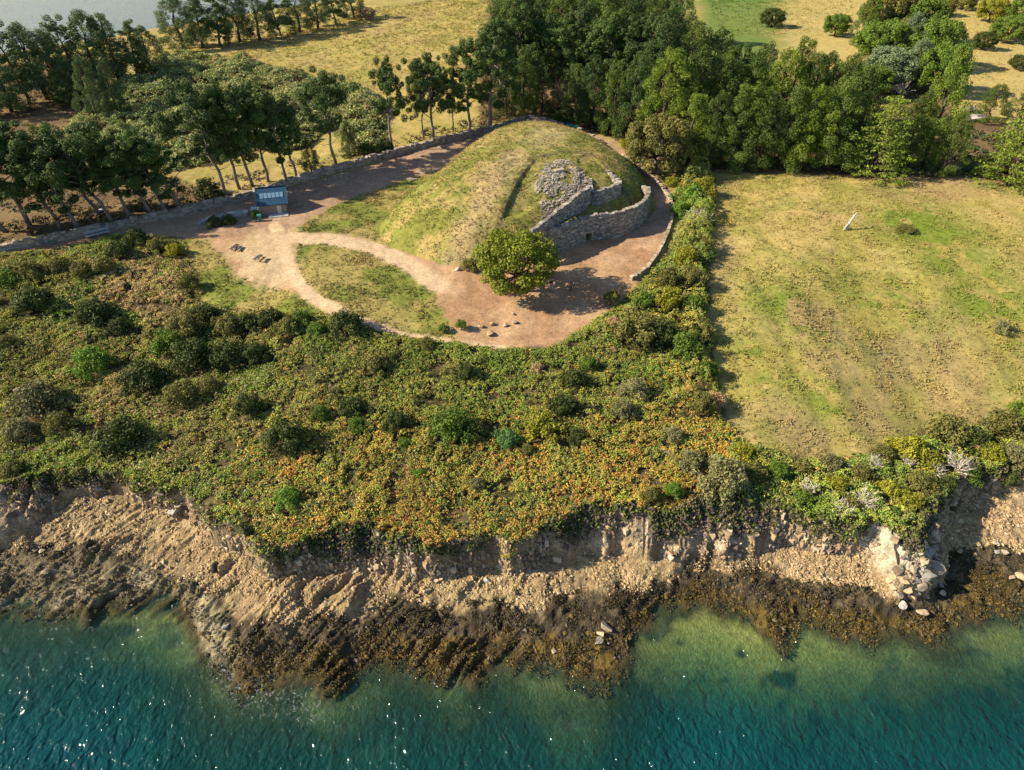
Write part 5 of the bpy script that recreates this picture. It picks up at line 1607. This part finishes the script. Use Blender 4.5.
q = MB(); q.box((.18, 0, .78), (.5, .3, .28), 0, .04, .8); q.build('tank', M['white'], g)
q = MB(); q.box((-.38, 0, .78), (.75, .28, .13), 0, .02, .9); q.build('saddle', M['black'], g)
q = MB(); q.box((.55, 0, .98), (.22, .36, .34), 0, .03, .7); q.build('fairing', M['white'], g)
q = MB(); q.tube([(.42, -.36, 1.05), (.48, 0, 1.02), (.42, .36, 1.05)], .02, 5); q.build('handlebar', M['black'], g)

# dead leaning trunk in the field
x, y, z = G1(846.5, 229, False)
g = empty('dead_tree', (x, y, z)); tag(g, 'bleached forked dead trunk leaning alone in the dry field', 'dead tree')
q = MB(); q.tube([(0, 0, -.2), (.15, .05, .9), (.55, .1, 1.9), (.8, .1, 2.6)], [.24, .20, .15, .05], 7); q.tube([(-.55, -.3, -.1), (-.2, -.1, .6), (.2, .05, 1.1)], [.12, .12, .1], 6)
q.build('trunk', M['deadwood'], g, None, True)
q = MB(); q.tube([(.5, .1, 1.8), (.35, .2, 2.4), (.5, .3, 3.0)], [.08, .05, .02], 5); q.tube([(.6, .1, 2.0), (1.1, -.1, 2.2)], [.06, .02], 5); q.build('branch', M['deadwood'], g)

# people near the oak
def person(px, py, shirt, trousers, label, face, step):
    x, y, z = G1(px, py, False)
    g = empty('person', (x, y, z), face); tag(g, label, 'person')
    def skin(name, verts, edges, rad, mat, root=0, parent=g, sub=1):
        me = bpy.data.meshes.new(name); me.from_pydata(verts, edges, []); me.materials.append(mat)
        o = link(name, me, parent)
        md = o.modifiers.new('skin', 'SKIN'); md.use_smooth_shade = True
        for i, r in enumerate(rad): me.skin_vertices[0].data[i].radius = (r, r)
        me.skin_vertices[0].data[root].use_root = True
        s = o.modifiers.new('sub', 'SUBSURF'); s.levels = sub; s.render_levels = sub
        return o
    s = step
    J = dict(pel=(0, 0, .95), che=(0, .01, 1.28), nek=(0, 0, 1.48), chi=(0, -.02, 1.58), hed=(0, -.02, 1.68), top=(0, -.01, 1.76))
    V = list(J.values()); E = [(0, 1), (1, 2), (2, 3), (3, 4), (4, 5)]; Rr = [.15, .155, .06, .075, .10, .075]
    for sx in (-1, 1):
        b = len(V); f = s * sx
        V += [(sx * .17, 0, 1.42), (sx * .23, .02 + f * .3, 1.16), (sx * .24, -.08 + f * .6, .93), (sx * .24, -.11 + f * .7, .84)]; E += [(1, b), (b, b + 1), (b + 1, b + 2), (b + 2, b + 3)]; Rr += [.06, .045, .034, .035]
        for k, (dx, L) in enumerate(((-.03, .085), (-.012, .095), (.006, .09), (.024, .075), (-.045, .055))):
            V.append((sx * (.24) + dx, -.12 + f * .7, .84 - L)); E.append((b + 3, len(V) - 1)); Rr.append(.009)
        b = len(V)
        V += [(sx * .09, 0, .88), (sx * .10, -.02 - f * .6, .50), (sx * .10, .03 - f * 1.0, .09), (sx * .11, -.14 - f * 1.0, .04)]; E += [(0, b), (b, b + 1), (b + 1, b + 2), (b + 2, b + 3)]; Rr += [.09, .06, .045, .04]
    skin('body', V, E, Rr, M['skin'])
    SV = [(0, 0, .95), (0, .01, 1.28), (0, 0, 1.44)]; SE = [(0, 1), (1, 2)]; SR = [.175, .18, .10]
    for sx in (-1, 1):
        b = len(SV); f = s * sx
        SV += [(sx * .17, 0, 1.42), (sx * .23, .02 + f * .3, 1.16), (sx * .24, -.07 + f * .58, .96)]; SE += [(1, b), (b, b + 1), (b + 1, b + 2)]; SR += [.078, .06, .048]
    skin('jacket', SV, SE, SR, M[shirt])
    TV = [(0, 0, .98)]; TE = []; TR = [.168]
    for sx in (-1, 1):
        b = len(TV); f = s * sx
        TV += [(sx * .09, 0, .88), (sx * .10, -.02 - f * .6, .50), (sx * .10, .025 - f * .97, .12)]; TE += [(0, b), (b, b + 1), (b + 1, b + 2)]; TR += [.105, .078, .062]
    skin('trousers', TV, TE, TR, M[trousers])
    skin('hair', [(0, .03, 1.66), (0, .02, 1.75), (0, -.03, 1.79)], [(0, 1), (1, 2)], [.098, .09, .06], M['hair'])
    for sx in (-1, 1):
        q = MB(); q.box((sx * .11, -.07 - s * sx * 1.0, .04), (.10, .27, .085), 0, 0, .85); q.build('shoe', M['black'], g)
        q = MB(); q.box((sx * .035, -.112, 1.675), (.025, .02, .014)); q.build('eye', M['black'], g)
    q = MB(); q.box((0, -.128, 1.645), (.026, .04, .045), 0, 0, .5); q.build('nose', M['skin'], g)
person(551, 290.5, 'navy', 'palecloth', 'person in dark jacket and pale trousers beside the oak', .6, .12)
person(571, 290.5, 'purple', 'navy', 'person in dark plum clothes standing in the oak\'s shadow', -1.2, .05)
# ------------------------------------------------------------------ trees, row by row (photo pixels: x of the foot, y of the foot, y of the top)
def row(items, variants, mat, name, group, fmt, cat='tree', wid=1.0, lean=0.0, matalt=None, offset=0):
    n = len(items)
    for i, it in enumerate(items):
        px, b, t = it[:3]
        w = it[3] if len(it) > 3 else 1.0
        v = variants[(i * 5 + offset) % len(variants)] if len(variants) > 5 else variants[(i * 2 + offset) % len(variants)]
        m = M[mat] if not matalt or (i % matalt[1]) else M[matalt[0]]
        lab = fmt % ORD[i] if '%s' in fmt else fmt
        t += random.uniform(-5, 4)
        tree(name, v, px, b, t, lab, group, m, cat, wid * w, lean + random.uniform(-.04, .04), random.uniform(-.03, .03))

row([(6, 232, 112, 1.1), (30, 226, 116, 1.1), (61, 229.5, 126), (80, 230, 130), (99, 216, 128), (113, 224.5, 132), (131, 220, 130), (154, 216.5, 134), (167, 214, 133), (183, 210.5, 135)],
    PINES[:4] + PINES[5:], 'pine', 'pine_tree', 'leaning pines behind the left end of the wall', 'dark pine with leaning trunk left of the hut, %s from left along wall', wid=1.0, lean=-.20, matalt=('pine_light', 4))
row([(225, 196, 90), (240, 189.5, 84), (253, 185.5, 84), (268, 182, 84), (286, 178.5, 94), (296, 175.5, 99), (337, 165.5, 72, 1.05)],
    PINES[:4] + PINES[5:], 'pine', 'pine_tree', 'pines above the hut', 'bare trunked pine between the hut and the tall pines, %s from left', wid=.9, lean=-.07, offset=1)
row([(392, 150.5, 66, .85), (424, 138, 64, .8), (433, 142.5, 54, 1.0), (453, 131, 70, .8), (469, 131, 40, 1.0), (490, 129.5, 16, 1.05)],
    PINES[:4] + PINES[5:], 'pine', 'pine_tree', 'tall pines along the wall', 'tall straight pine behind the mound wall, %s from left', wid=.92, lean=.02, offset=2)
tree('young_conifer', CYPR[2], 351, 157, 121, 'small dark young conifer between the hut pines and the tall pines', None, M['pine'], 'tree', .72)
tree('young_conifer', CYPR[2], 312, 172, 140, 'small shaggy dark conifer growing close to the wall above the hut', None, M['pine'], 'tree', .8)
# the big wood behind the cairn
WG = 'trees of the wood behind the cairn'
row([(507, 119, 62), (524, 117, 52), (541, 116, 58), (575, 123, 66), (592, 128, 58), (611, 134, 62), (629, 137, 55)], [CYPR[0], CYPR[2], CYPR[3]], 'cypress', 'cypress_tree', WG,
    'shaded cypress in the front row behind the mound, %s from left', wid=.85, matalt=('pine', 2))
row([(503, 102, 22), (520, 100, 8), (537, 98, 14), (555, 100, 22), (572, 101, 14), (590, 104, 18), (608, 107, 10), (626, 108, 22), (642, 112, 14)], PINES, 'pine', 'pine_tree', WG,
    'tall dark pine in the second row of the wood, %s from left', wid=1.0, matalt=('pine_light', 3))
row([(497, 80, 4), (516, 82, -8), (538, 80, -4), (560, 82, -12), (582, 84, -4), (604, 85, -12), (626, 86, -6), (648, 88, -8), (664, 92, 4)], [PINES[4], CYPR[0], PINES[3], CYPR[1]], 'cypress', 'cypress_tree', WG,
    'dark conifer in the third row of the wood, %s from left', wid=.95, matalt=('pine', 2), offset=1)
row([(506, 58, -22), (532, 56, -30), (560, 58, -34), (590, 60, -30), (620, 62, -36), (650, 64, -28), (674, 70, -16)], [CYPR[1], PINES[4], CYPR[3]], 'cypress', 'cypress_tree', WG,
    'dark conifer at the back of the wood by the top edge, %s from left', matalt=('pine_light', 3))
row([(515, 40, -50), (560, 40, -55), (605, 42, -55), (650, 46, -45)], [CYPR[1], PINES[4]], 'pine', 'pine_tree', WG,
    'rearmost conifer cut by the top edge of the photo, %s from left')
# right half of the wood: lit cypresses over the field
RG = 'cypresses along the top of the dry field'
row([(688, 163, 92), (710, 166, 92, .9), (732, 167, 84), (756, 168, 92), (780, 168, 84), (804, 169, 88), (828, 168, 80), (846, 168, 92, .9)], CYPR, 'cypress', 'cypress_tree', RG,
    'dense cypress at the top edge of the dry field, %s from left', wid=.98, matalt=('cypress_bright', 5))
row([(664, 146, 50), (690, 142, 46), (716, 142, 50), (742, 142, 54), (770, 144, 50), (798, 144, 54), (824, 146, 58), (850, 146, 70)], CYPR, 'cypress', 'cypress_tree', RG,
    'tall cypress in the middle row above the field, %s from left', wid=1.05, offset=1, matalt=('cypress_bright', 4))
row([(658, 122, 24), (682, 120, 26), (706, 120, 32), (728, 122, 38), (752, 122, 42), (786, 124, 34, .9), (812, 126, 48), (838, 128, 56)], CYPR, 'cypress', 'cypress_tree', RG,
    'cypress on the skyline row of the right wood, %s from left', wid=1.0, offset=2, matalt=('pine', 3))
tree('cedar_tree', CEDAR[0], 873, 176, 92, 'bright layered cedar like tree standing forward into the dry field', None, M['cypress_bright'], 'tree', .95)
tree('cypress_tree', CYPR[3], 922, 166, 44, 'tall bright green conifer right of the layered tree', None, M['cypress_bright'], 'tree', .72)
tree('cypress_tree', CYPR[2], 903, 168, 92, 'dark conifer squeezed between the layered tree and the tall bright conifer', None, M['cypress'], 'tree', .9)
tree('cypress_tree', CYPR[1], 941, 176, 112, 'low dark conifer beside the pale rock outcrop', None, M['cypress'], 'tree', .7)
tree('cypress_tree', CEDAR[0], 1008, 184, 88, 'bright green conifer at the right edge above the field', None, M['cypress_bright'], 'tree', .95)
tree('cypress_tree', CYPR[0], 1040, 184, 92, 'dark conifer cut by the right edge above the field', None, M['cypress'], 'tree', .9)
tree('cypress_tree', CYPR[1], 987, 122, 84, 'low spreading dark tree above the bright right edge conifer', None, M['cypress'], 'tree', 1.1)
tree('cypress_tree', CYPR[3], 1020, 118, 84, 'low dark spreading tree touching the right edge of the photo', None, M['cypress'], 'tree', 1.0)
# mixed hedge running up the right
HG = 'mixed hedge trees running up to the top right'
for px, b, t, v, m, w, lab in [
    (862, 46, -6, 1, 'sh_green', 1.0, 'yellow green bushy tree at the top of the mixed hedge'),
    (884, 42, -14, 0, 'sh_olive', 1.1, 'olive tree at the top edge in the mixed hedge'),
    (908, 44, -12, 3, 'sh_green', 1.1, 'round green tree at the top edge right end of the hedge'),
    (878, 64, 16, 0, 'sh_green', 1.1, 'light green bushy tree on the left flank of the hedge'),
    (902, 66, 12, 1, 'cypress_blue', 1.0, 'bluish grey tree in the middle of the mixed hedge'),
    (926, 68, 14, 3, 'sh_green', 1.0, 'green tree on the right flank of the hedge'),
    (884, 88, 44, 0, 'cypress_blue', 1.1, 'pale bluish bush tree in the lower hedge'),
    (908, 90, 38, 1, 'cypress_blue', 1.0, 'blue green tree behind the tall bright conifer'),
    (932, 94, 40, 3, 'sh_green', .9, 'bright leafy tree behind the tall bright conifer'),
    (866, 98, 62, 0, 'sh_green', 1.0, 'small green tree at the foot of the hedge')]:
    tree('broadleaf_tree', OAK[0] if v in (0, 3) else CYPR[v], px, b, t, lab, HG, M[m], 'tree', w)
FG = 'scattered bushes in the top right meadows'
for px, b, t, m, w, lab in [
    (771, 27, 6, 'sh_dark', 1.0, 'dark lone bush in the green top meadow'), (834, 36, 12, 'sh_green', 1.0, 'light green lone bush in the mown top meadow'),
    (1006, 42, 14, 'sh_green', 1.2, 'slanted bright bush in the top right meadow'), (982, 50, 30, 'sh_dark', .9, 'small dark bush beside the slanted bright bush'),
    (988, 22, -4, 'sh_yellow', 1.1, 'yellow green bush at the top of the right meadow'), (962, 10, -10, 'sh_olive', 1.1, 'olive bush against the top edge right of the hedge'),
    (1022, 26, -8, 'sh_green', 1.1, 'green bush in the top right corner'), (942, 16, -2, 'sh_olive', 1.0, 'small olive bush close to the hedge top'),
    (1018, 70, 54, 'sh_dark', 1.0, 'low dark bush on the right meadow edge')]:
    tree('bush', OAK[0], px, b, t, lab, FG, M[m], 'bush', w)
# trees by the far shore
SG = 'shore trees at the top left'
row([(-10, 118, 56), (12, 112, 48), (30, 104, 26), (48, 100, 22), (62, 96, 26), (84, 90, 16), (102, 88, 12), (120, 84, 16), (138, 80, 20), (152, 74, 28)], [CYPR[3], PINES[4], CYPR[0]], 'shore', 'shore_pine', SG,
    'shaggy shore tree against the far water, %s from left', wid=1.2)
row([(184, 48, -6, 1.1), (203, 48, -4), (220, 46, -10), (240, 42, -8), (260, 40, -10), (281, 36, -8), (300, 32, -10), (318, 28, -12), (336, 24, -14), (354, 18, -16)], [CYPR[1], PINES[4], CYPR[3]], 'shore', 'shore_pine', SG,
    'shore tree casting shade on the far yellow meadow, %s from left', wid=1.3)
tree('cypress_tree', CYPR[2], 100, 120, 56, 'dark pointed conifer in front of the far shore trees', None, M['shore'], 'tree', .8)
tree('cypress_tree', CYPR[2], 120, 116, 60, 'second slimmer dark conifer beside the pointed one', None, M['shore'], 'tree', .62)
tree('bush', OAK[0], 72, 106, 84, 'round dark bush left of the pointed conifer', None, M['sh_dark'], 'bush', 1.0)
tree('bush', OAK[0], 366, 20, 6, 'reddish grey bush at the end of the far shore trees', None, M['sh_straw'], 'bush', 1.1)
# the lone oak in front of the cairn
tree('oak_tree', OAK[0], 517, 291, 229, 'round leafy oak alone in front of the cairn wall', None, M['oak'], 'tree', 1.0)
tree('broadleaf_tree', OAK[0], 654, 173, 112, 'olive green round tree by the path right of the mound', None, M['sh_olive'], 'tree', 1.0)

# ------------------------------------------------------------------ shrubs one by one
for px, py, r, m, lab in SL:
    if px < 190 and 255 < py < 280: py += 5
    near = py > 440
    shrub(px, py, r, m, lab, 'shrubs on the headland', random.uniform(1.0, 1.3) * (1.45 if px > 655 and 185 < py < 420 and px < 740 else 1.0) * (.32 if 'low spreading' in lab else 1.0), lift=0.5 if 240 < py < 520 and px < 740 else 0.2)
for px, py, r, lab in [
    (698, 219, 14, 'white dead bush in the hedge by the field'), (660, 166, 15, 'grey dead branches at the foot of the olive round tree'),
    (842, 510, 12, 'grey dead twigs on the cliff brow'), (862, 500, 14, 'long grey dead branches lying on the brow'), (873, 462, 10, 'pale dead bush at the bottom of the field'),
    (808, 488, 11, 'grey dead twigs left on the brow'), (956, 464, 15, 'white dead bush above the shaded cove'), (935, 470, 10, 'dead white twigs beside the headland neck'),
    (906, 462, 10, 'grey dead bush under the bright spreading shrub'), (900, 62 + 28, 11, 'grey dead branches in the mixed hedge')]:
    shrub(px, py, r, None, lab, 'dead bushes', 1.0, 'dead_shrub', 'dead shrub', .2)
for px, py, r, lab in [(715, 400, 12, 'straw coloured dry bush at the field border'), (977, 447, 9, 'pinkish dry bush above the right cove'), (613, 322, 8, 'pale dry bush beside the big olive shrub'),
                       (612, 350, 6, 'small pale dry bush in the upper right bracken'), (536, 368, 7, 'small straw bush in the central bracken'), (834, 470, 8, 'dry straw bush at the brow of the field')]:
    shrub(px, py, r, 'sh_straw', lab, 'dry bushes', 1.0, 'dry_shrub', 'dry shrub', .2)

# ------------------------------------------------------------------ boulders one by one
HB = 'boulders on the white headland'
for px, py, r, m, lab, st in [
    (933, 570, 9, 'granite', 'largest pale boulder at the tip of the headland', (1, .8, .9)), (926, 580, 8, 'greyrock', 'grey slab boulder under the largest one', (.8, 1.2, .8)),
    (917, 556, 5, 'granite', 'pale boulder highest in the heap', (1, .9, .9)), (923, 565, 5, 'granite', 'pale boulder just left of the largest one', (1, 1, .8)),
    (912, 572, 5, 'granite', 'white upright boulder in the heap centre', (.8, 1, 1.3)), (920, 575, 4.5, 'granite', 'small white boulder in the heap centre', (1, .8, 1)),
    (921, 587, 5.5, 'granite', 'white boulder at the lower right of the heap', (.9, 1.1, 1)), (913, 583, 5.5, 'granite', 'white long boulder in the lower heap', (1.2, .8, 1)),
    (902, 584, 5, 'tanrock', 'tan boulder left of the heap', (1.3, .9, .8)), (892, 588, 5, 'tanrock', 'tan boulder at the left end of the heap', (1.2, .9, .8)),
    (907, 592, 5, 'tanrock', 'tan flat boulder below the heap', (1.4, 1, .7)), (897, 597, 4.6, 'granite', 'round pale boulder at the waterside', (1.1, 1, .8)),
    (890, 581, 3.5, 'tanrock', 'small tan boulder on the beach by the heap', (1.2, 1, .9)), (915, 597, 3.5, 'granite', 'small pale boulder below the heap', (1, 1, 1)),
    (941, 594, 3.5, 'granite', 'small white rock right of the heap in shadow', (1, 1, 1)), (941, 586, 3.2, 'greyrock', 'small grey rock right of the heap in shadow', (1, 1, .8)),
    (922, 613, 4.5, 'tanrock', 'tan boulder on the weed below the heap', (1.5, .9, .8)), (902, 605, 4.5, 'greyrock', 'grey boulder in the weed below the heap', (1, 1.3, .8)),
    (928, 556, 4, 'greyrock', 'grey boulder on the shaded side of the headland', (1, 1, 1))]:
    boulder(px, py, r, m, lab, HB, st, full=False)
for px, py, r, m, lab, st, grp in [
    (605, 629, 5.5, 'granite', 'pointed pale rock standing on the dark tidal ledge', (.75, 1.5, 1.7), 'pale rocks on the dark ledge'), (601, 636, 3.6, 'tanrock', 'middle pale rock below the pointed one', (.8, 1.4, 1.2), 'pale rocks on the dark ledge'),
    (598, 643, 5, 'granite', 'lowest pale rock of the three on the dark ledge', (.8, 1.2, 1.0), 'pale rocks on the dark ledge'),
    (1004, 554, 4, 'granite', 'round pale boulder in the right cove', (1, 1, .8), 'rocks in the right cove'), (998, 545, 3, 'granite', 'small pale rock above the round cove boulder', (1.2, 1, .8), 'rocks in the right cove'),
    (997, 553, 3, 'greyrock', 'grey rock left of the round cove boulder', (1, 1, 1), 'rocks in the right cove'), (1011, 579, 3, 'tanrock', 'tan rock in the right cove weed, left of two', (1.4, 1, .8), 'rocks in the right cove'),
    (1019, 578, 3.5, 'tanrock', 'tan rock at the right edge in the weed', (1.4, 1, .8), 'rocks in the right cove'), (952, 510, 4, 'weedrock', 'dark rock at the foot of the shaded bank', (1.5, .8, .7), None),
    (18, 392, 5, 'granite', 'white boulder beside the grey green shrub', (1, .8, 1.1), None), (69, 355, 2.2, 'granite', 'small white stone left of the brightest shrub', (1, 1, 1), None),
    (666, 452, 5, 'granite', 'white stone on bare ground in the right bracken', (1.5, 1, .8), None),
    (176, 513, 7, 'greyrock', 'grey boulder at the head of the left cove', (1.1, .9, .8), 'rocks of the left shore'), (163, 497, 5, 'granite', 'pale boulder under the cove vegetation', (1.2, .9, .8), 'rocks of the left shore'),
    (180, 505, 4.5, 'granite', 'pale rock on the cove bank above the grey boulder', (1.2, 1, .8), 'rocks of the left shore'), (100, 488, 3.5, 'greyrock', 'grey stone at the back of the left cove', (1.3, 1, .8), 'rocks of the left shore'),
    (216, 571, 5, 'weedrock', 'dark rock on the beach below the left cliff', (1.5, 1, .8), 'rocks of the left shore'), (120, 590, 4, 'weedrock', 'black rock alone on the pale weed', (1.3, 1, .8), 'rocks of the left shore'),
    (231, 543, 4, 'granite', 'pale rock on the left cliff flank', (1, 1, 1), 'rocks of the left shore'), (226, 629, 4, 'greyrock', 'grey rock at the tip of the dark ridges', (1, 1, 1.2), 'rocks of the left shore'),
    (488, 582, 4, 'greyrock', 'grey rock on the central beach', (1, 1.2, 1), None), (554, 652, 3, 'granite', 'small pale rock at the ledge edge left of the three', (1, 1, .8), None),
    (618, 613, 4, 'weedrock', 'dark rock right of the pointed pale rock', (1, 1, 1), None)]:
    boulder(px, py, r, m, lab, grp, st)
# stones on land
for px, py, r, m, lab, st, grp in [
    (457, 271, 3.2, 'granite', 'pale block at the foot of the mound', (1.2, .8, .9), None), (496, 292.5, 3.2, 'granite', 'pale block left of the oak', (1.1, .9, .9), None),
    (412, 181, 5, 'granite', 'flat pale slab lying on the shaded grass', (1.3, .5, .35), None),
    (335, 178, 2.6, 'granite', 'biggest white stone by the wall above the hut', (1.1, 1, .8), 'white stones by the wall'), (341, 176.5, 2.0, 'granite', 'white stone next right of the biggest one', (1, 1, .8), 'white stones by the wall'),
    (347.5, 175, 2.0, 'granite', 'white stone third from left by the wall', (1, 1, .8), 'white stones by the wall'), (346, 180, 2.0, 'granite', 'white stone nearer the track, left', (1.3, .8, .8), 'white stones by the wall'),
    (353, 177, 2.2, 'granite', 'white stone nearer the track, right', (1.3, .8, .8), 'white stones by the wall'),
    (490, 334, 3.6, 'tanrock', 'mossy pale boulder in the stone row beside the path', (1, 1, .8), 'stone row beside the lower path'), (481, 327, 2.8, 'tanrock', 'brownish boulder left of the mossy pale one', (1, 1, .9), 'stone row beside the lower path'),
    (492, 325, 2.8, 'tanrock', 'brownish boulder above the mossy pale one', (1, 1, .9), 'stone row beside the lower path'), (505, 325, 2.6, 'tanrock', 'brownish boulder right of the mossy pale one', (1.2, 1, .8), 'stone row beside the lower path'),
    (514, 323, 2.6, 'tanrock', 'brownish boulder at the right end of the stone row', (1.3, 1, .8), 'stone row beside the lower path'), (513, 314, 2.0, 'tanrock', 'small brownish stone above the right end of the row', (1, 1, .8), 'stone row beside the lower path'),
    (469, 327, 2.0, 'tanrock', 'small brownish stone at the left of the row', (1, 1, .8), 'stone row beside the lower path'),
    (609, 297, 3.0, 'granite', 'pale stone on the forecourt edge', (1, 1, .7), None), (956, 171, 4, 'granite', 'pale boulder at the top right edge of the field', (1.3, 1, .8), None), (936, 169, 3, 'granite', 'smaller pale stone left of the field edge boulder', (1.3, 1, .8), None),
    (727, 170, 2.2, 'granite', 'small pale stone at the shaded field corner', (1, .5, .5), None)]:
    boulder(px, py, r, m, lab, grp, st, full=True)
# pale outcrop between the conifers on the right
for px, py, r, lab in [(968, 112, 9, 'topmost pale rock of the outcrop between conifers'), (972, 121, 8, 'middle pale rock of the outcrop'), (962, 132, 7, 'lowest grey rock of the outcrop'), (893, 84, 6, 'grey rock showing in the mixed hedge')]:
    boulder(px, py, r, 'greyrock', lab, 'pale outcrop in the trees', (1.3, .9, .6))
# ------------------------------------------------------------------ light
SUN_EL, SUN_AZ = R(33), R(-94)                       # the sun stands low over the left of the picture (azimuth from +y towards +x)
world = bpy.data.worlds.new('World'); scene.world = world; world.use_nodes = True
wt = world.node_tree; bg = wt.nodes['Background']
sky = wt.nodes.new('ShaderNodeTexSky'); sky.sky_type = 'NISHITA'; sky.sun_disc = False
sky.sun_elevation = SUN_EL; sky.sun_rotation = SUN_AZ; sky.air_density = 1.0; sky.dust_density = 0.4
wt.links.new(sky.outputs[0], bg.inputs[0]); bg.inputs[1].default_value = 0.08
sd_ = bpy.data.lights.new('sun', 'SUN'); sd_.energy = 5.0; sd_.angle = R(0.55); sd_.color = (1.0, 0.85, 0.60)
so = bpy.data.objects.new('sun', sd_); COL.objects.link(so)
ts = Vector((math.sin(SUN_AZ) * math.cos(SUN_EL), math.cos(SUN_AZ) * math.cos(SUN_EL), math.sin(SUN_EL)))
so.rotation_euler = (-ts).to_track_quat('-Z', 'Y').to_euler(); so.location = (-80, 60, 80)
scene.view_settings.view_transform = 'Standard'; scene.view_settings.look = 'None'
scene.view_settings.exposure = 1.12; scene.view_settings.gamma = 1.0
scene.render.engine = 'CYCLES'
cy = scene.cycles
cy.max_bounces = 6; cy.diffuse_bounces = 2; cy.glossy_bounces = 2; cy.transmission_bounces = 3; cy.transparent_max_bounces = 8
cy.use_denoising = True; cy.sample_clamp_indirect = 4.0; cy.caustics_reflective = False; cy.caustics_refractive = False
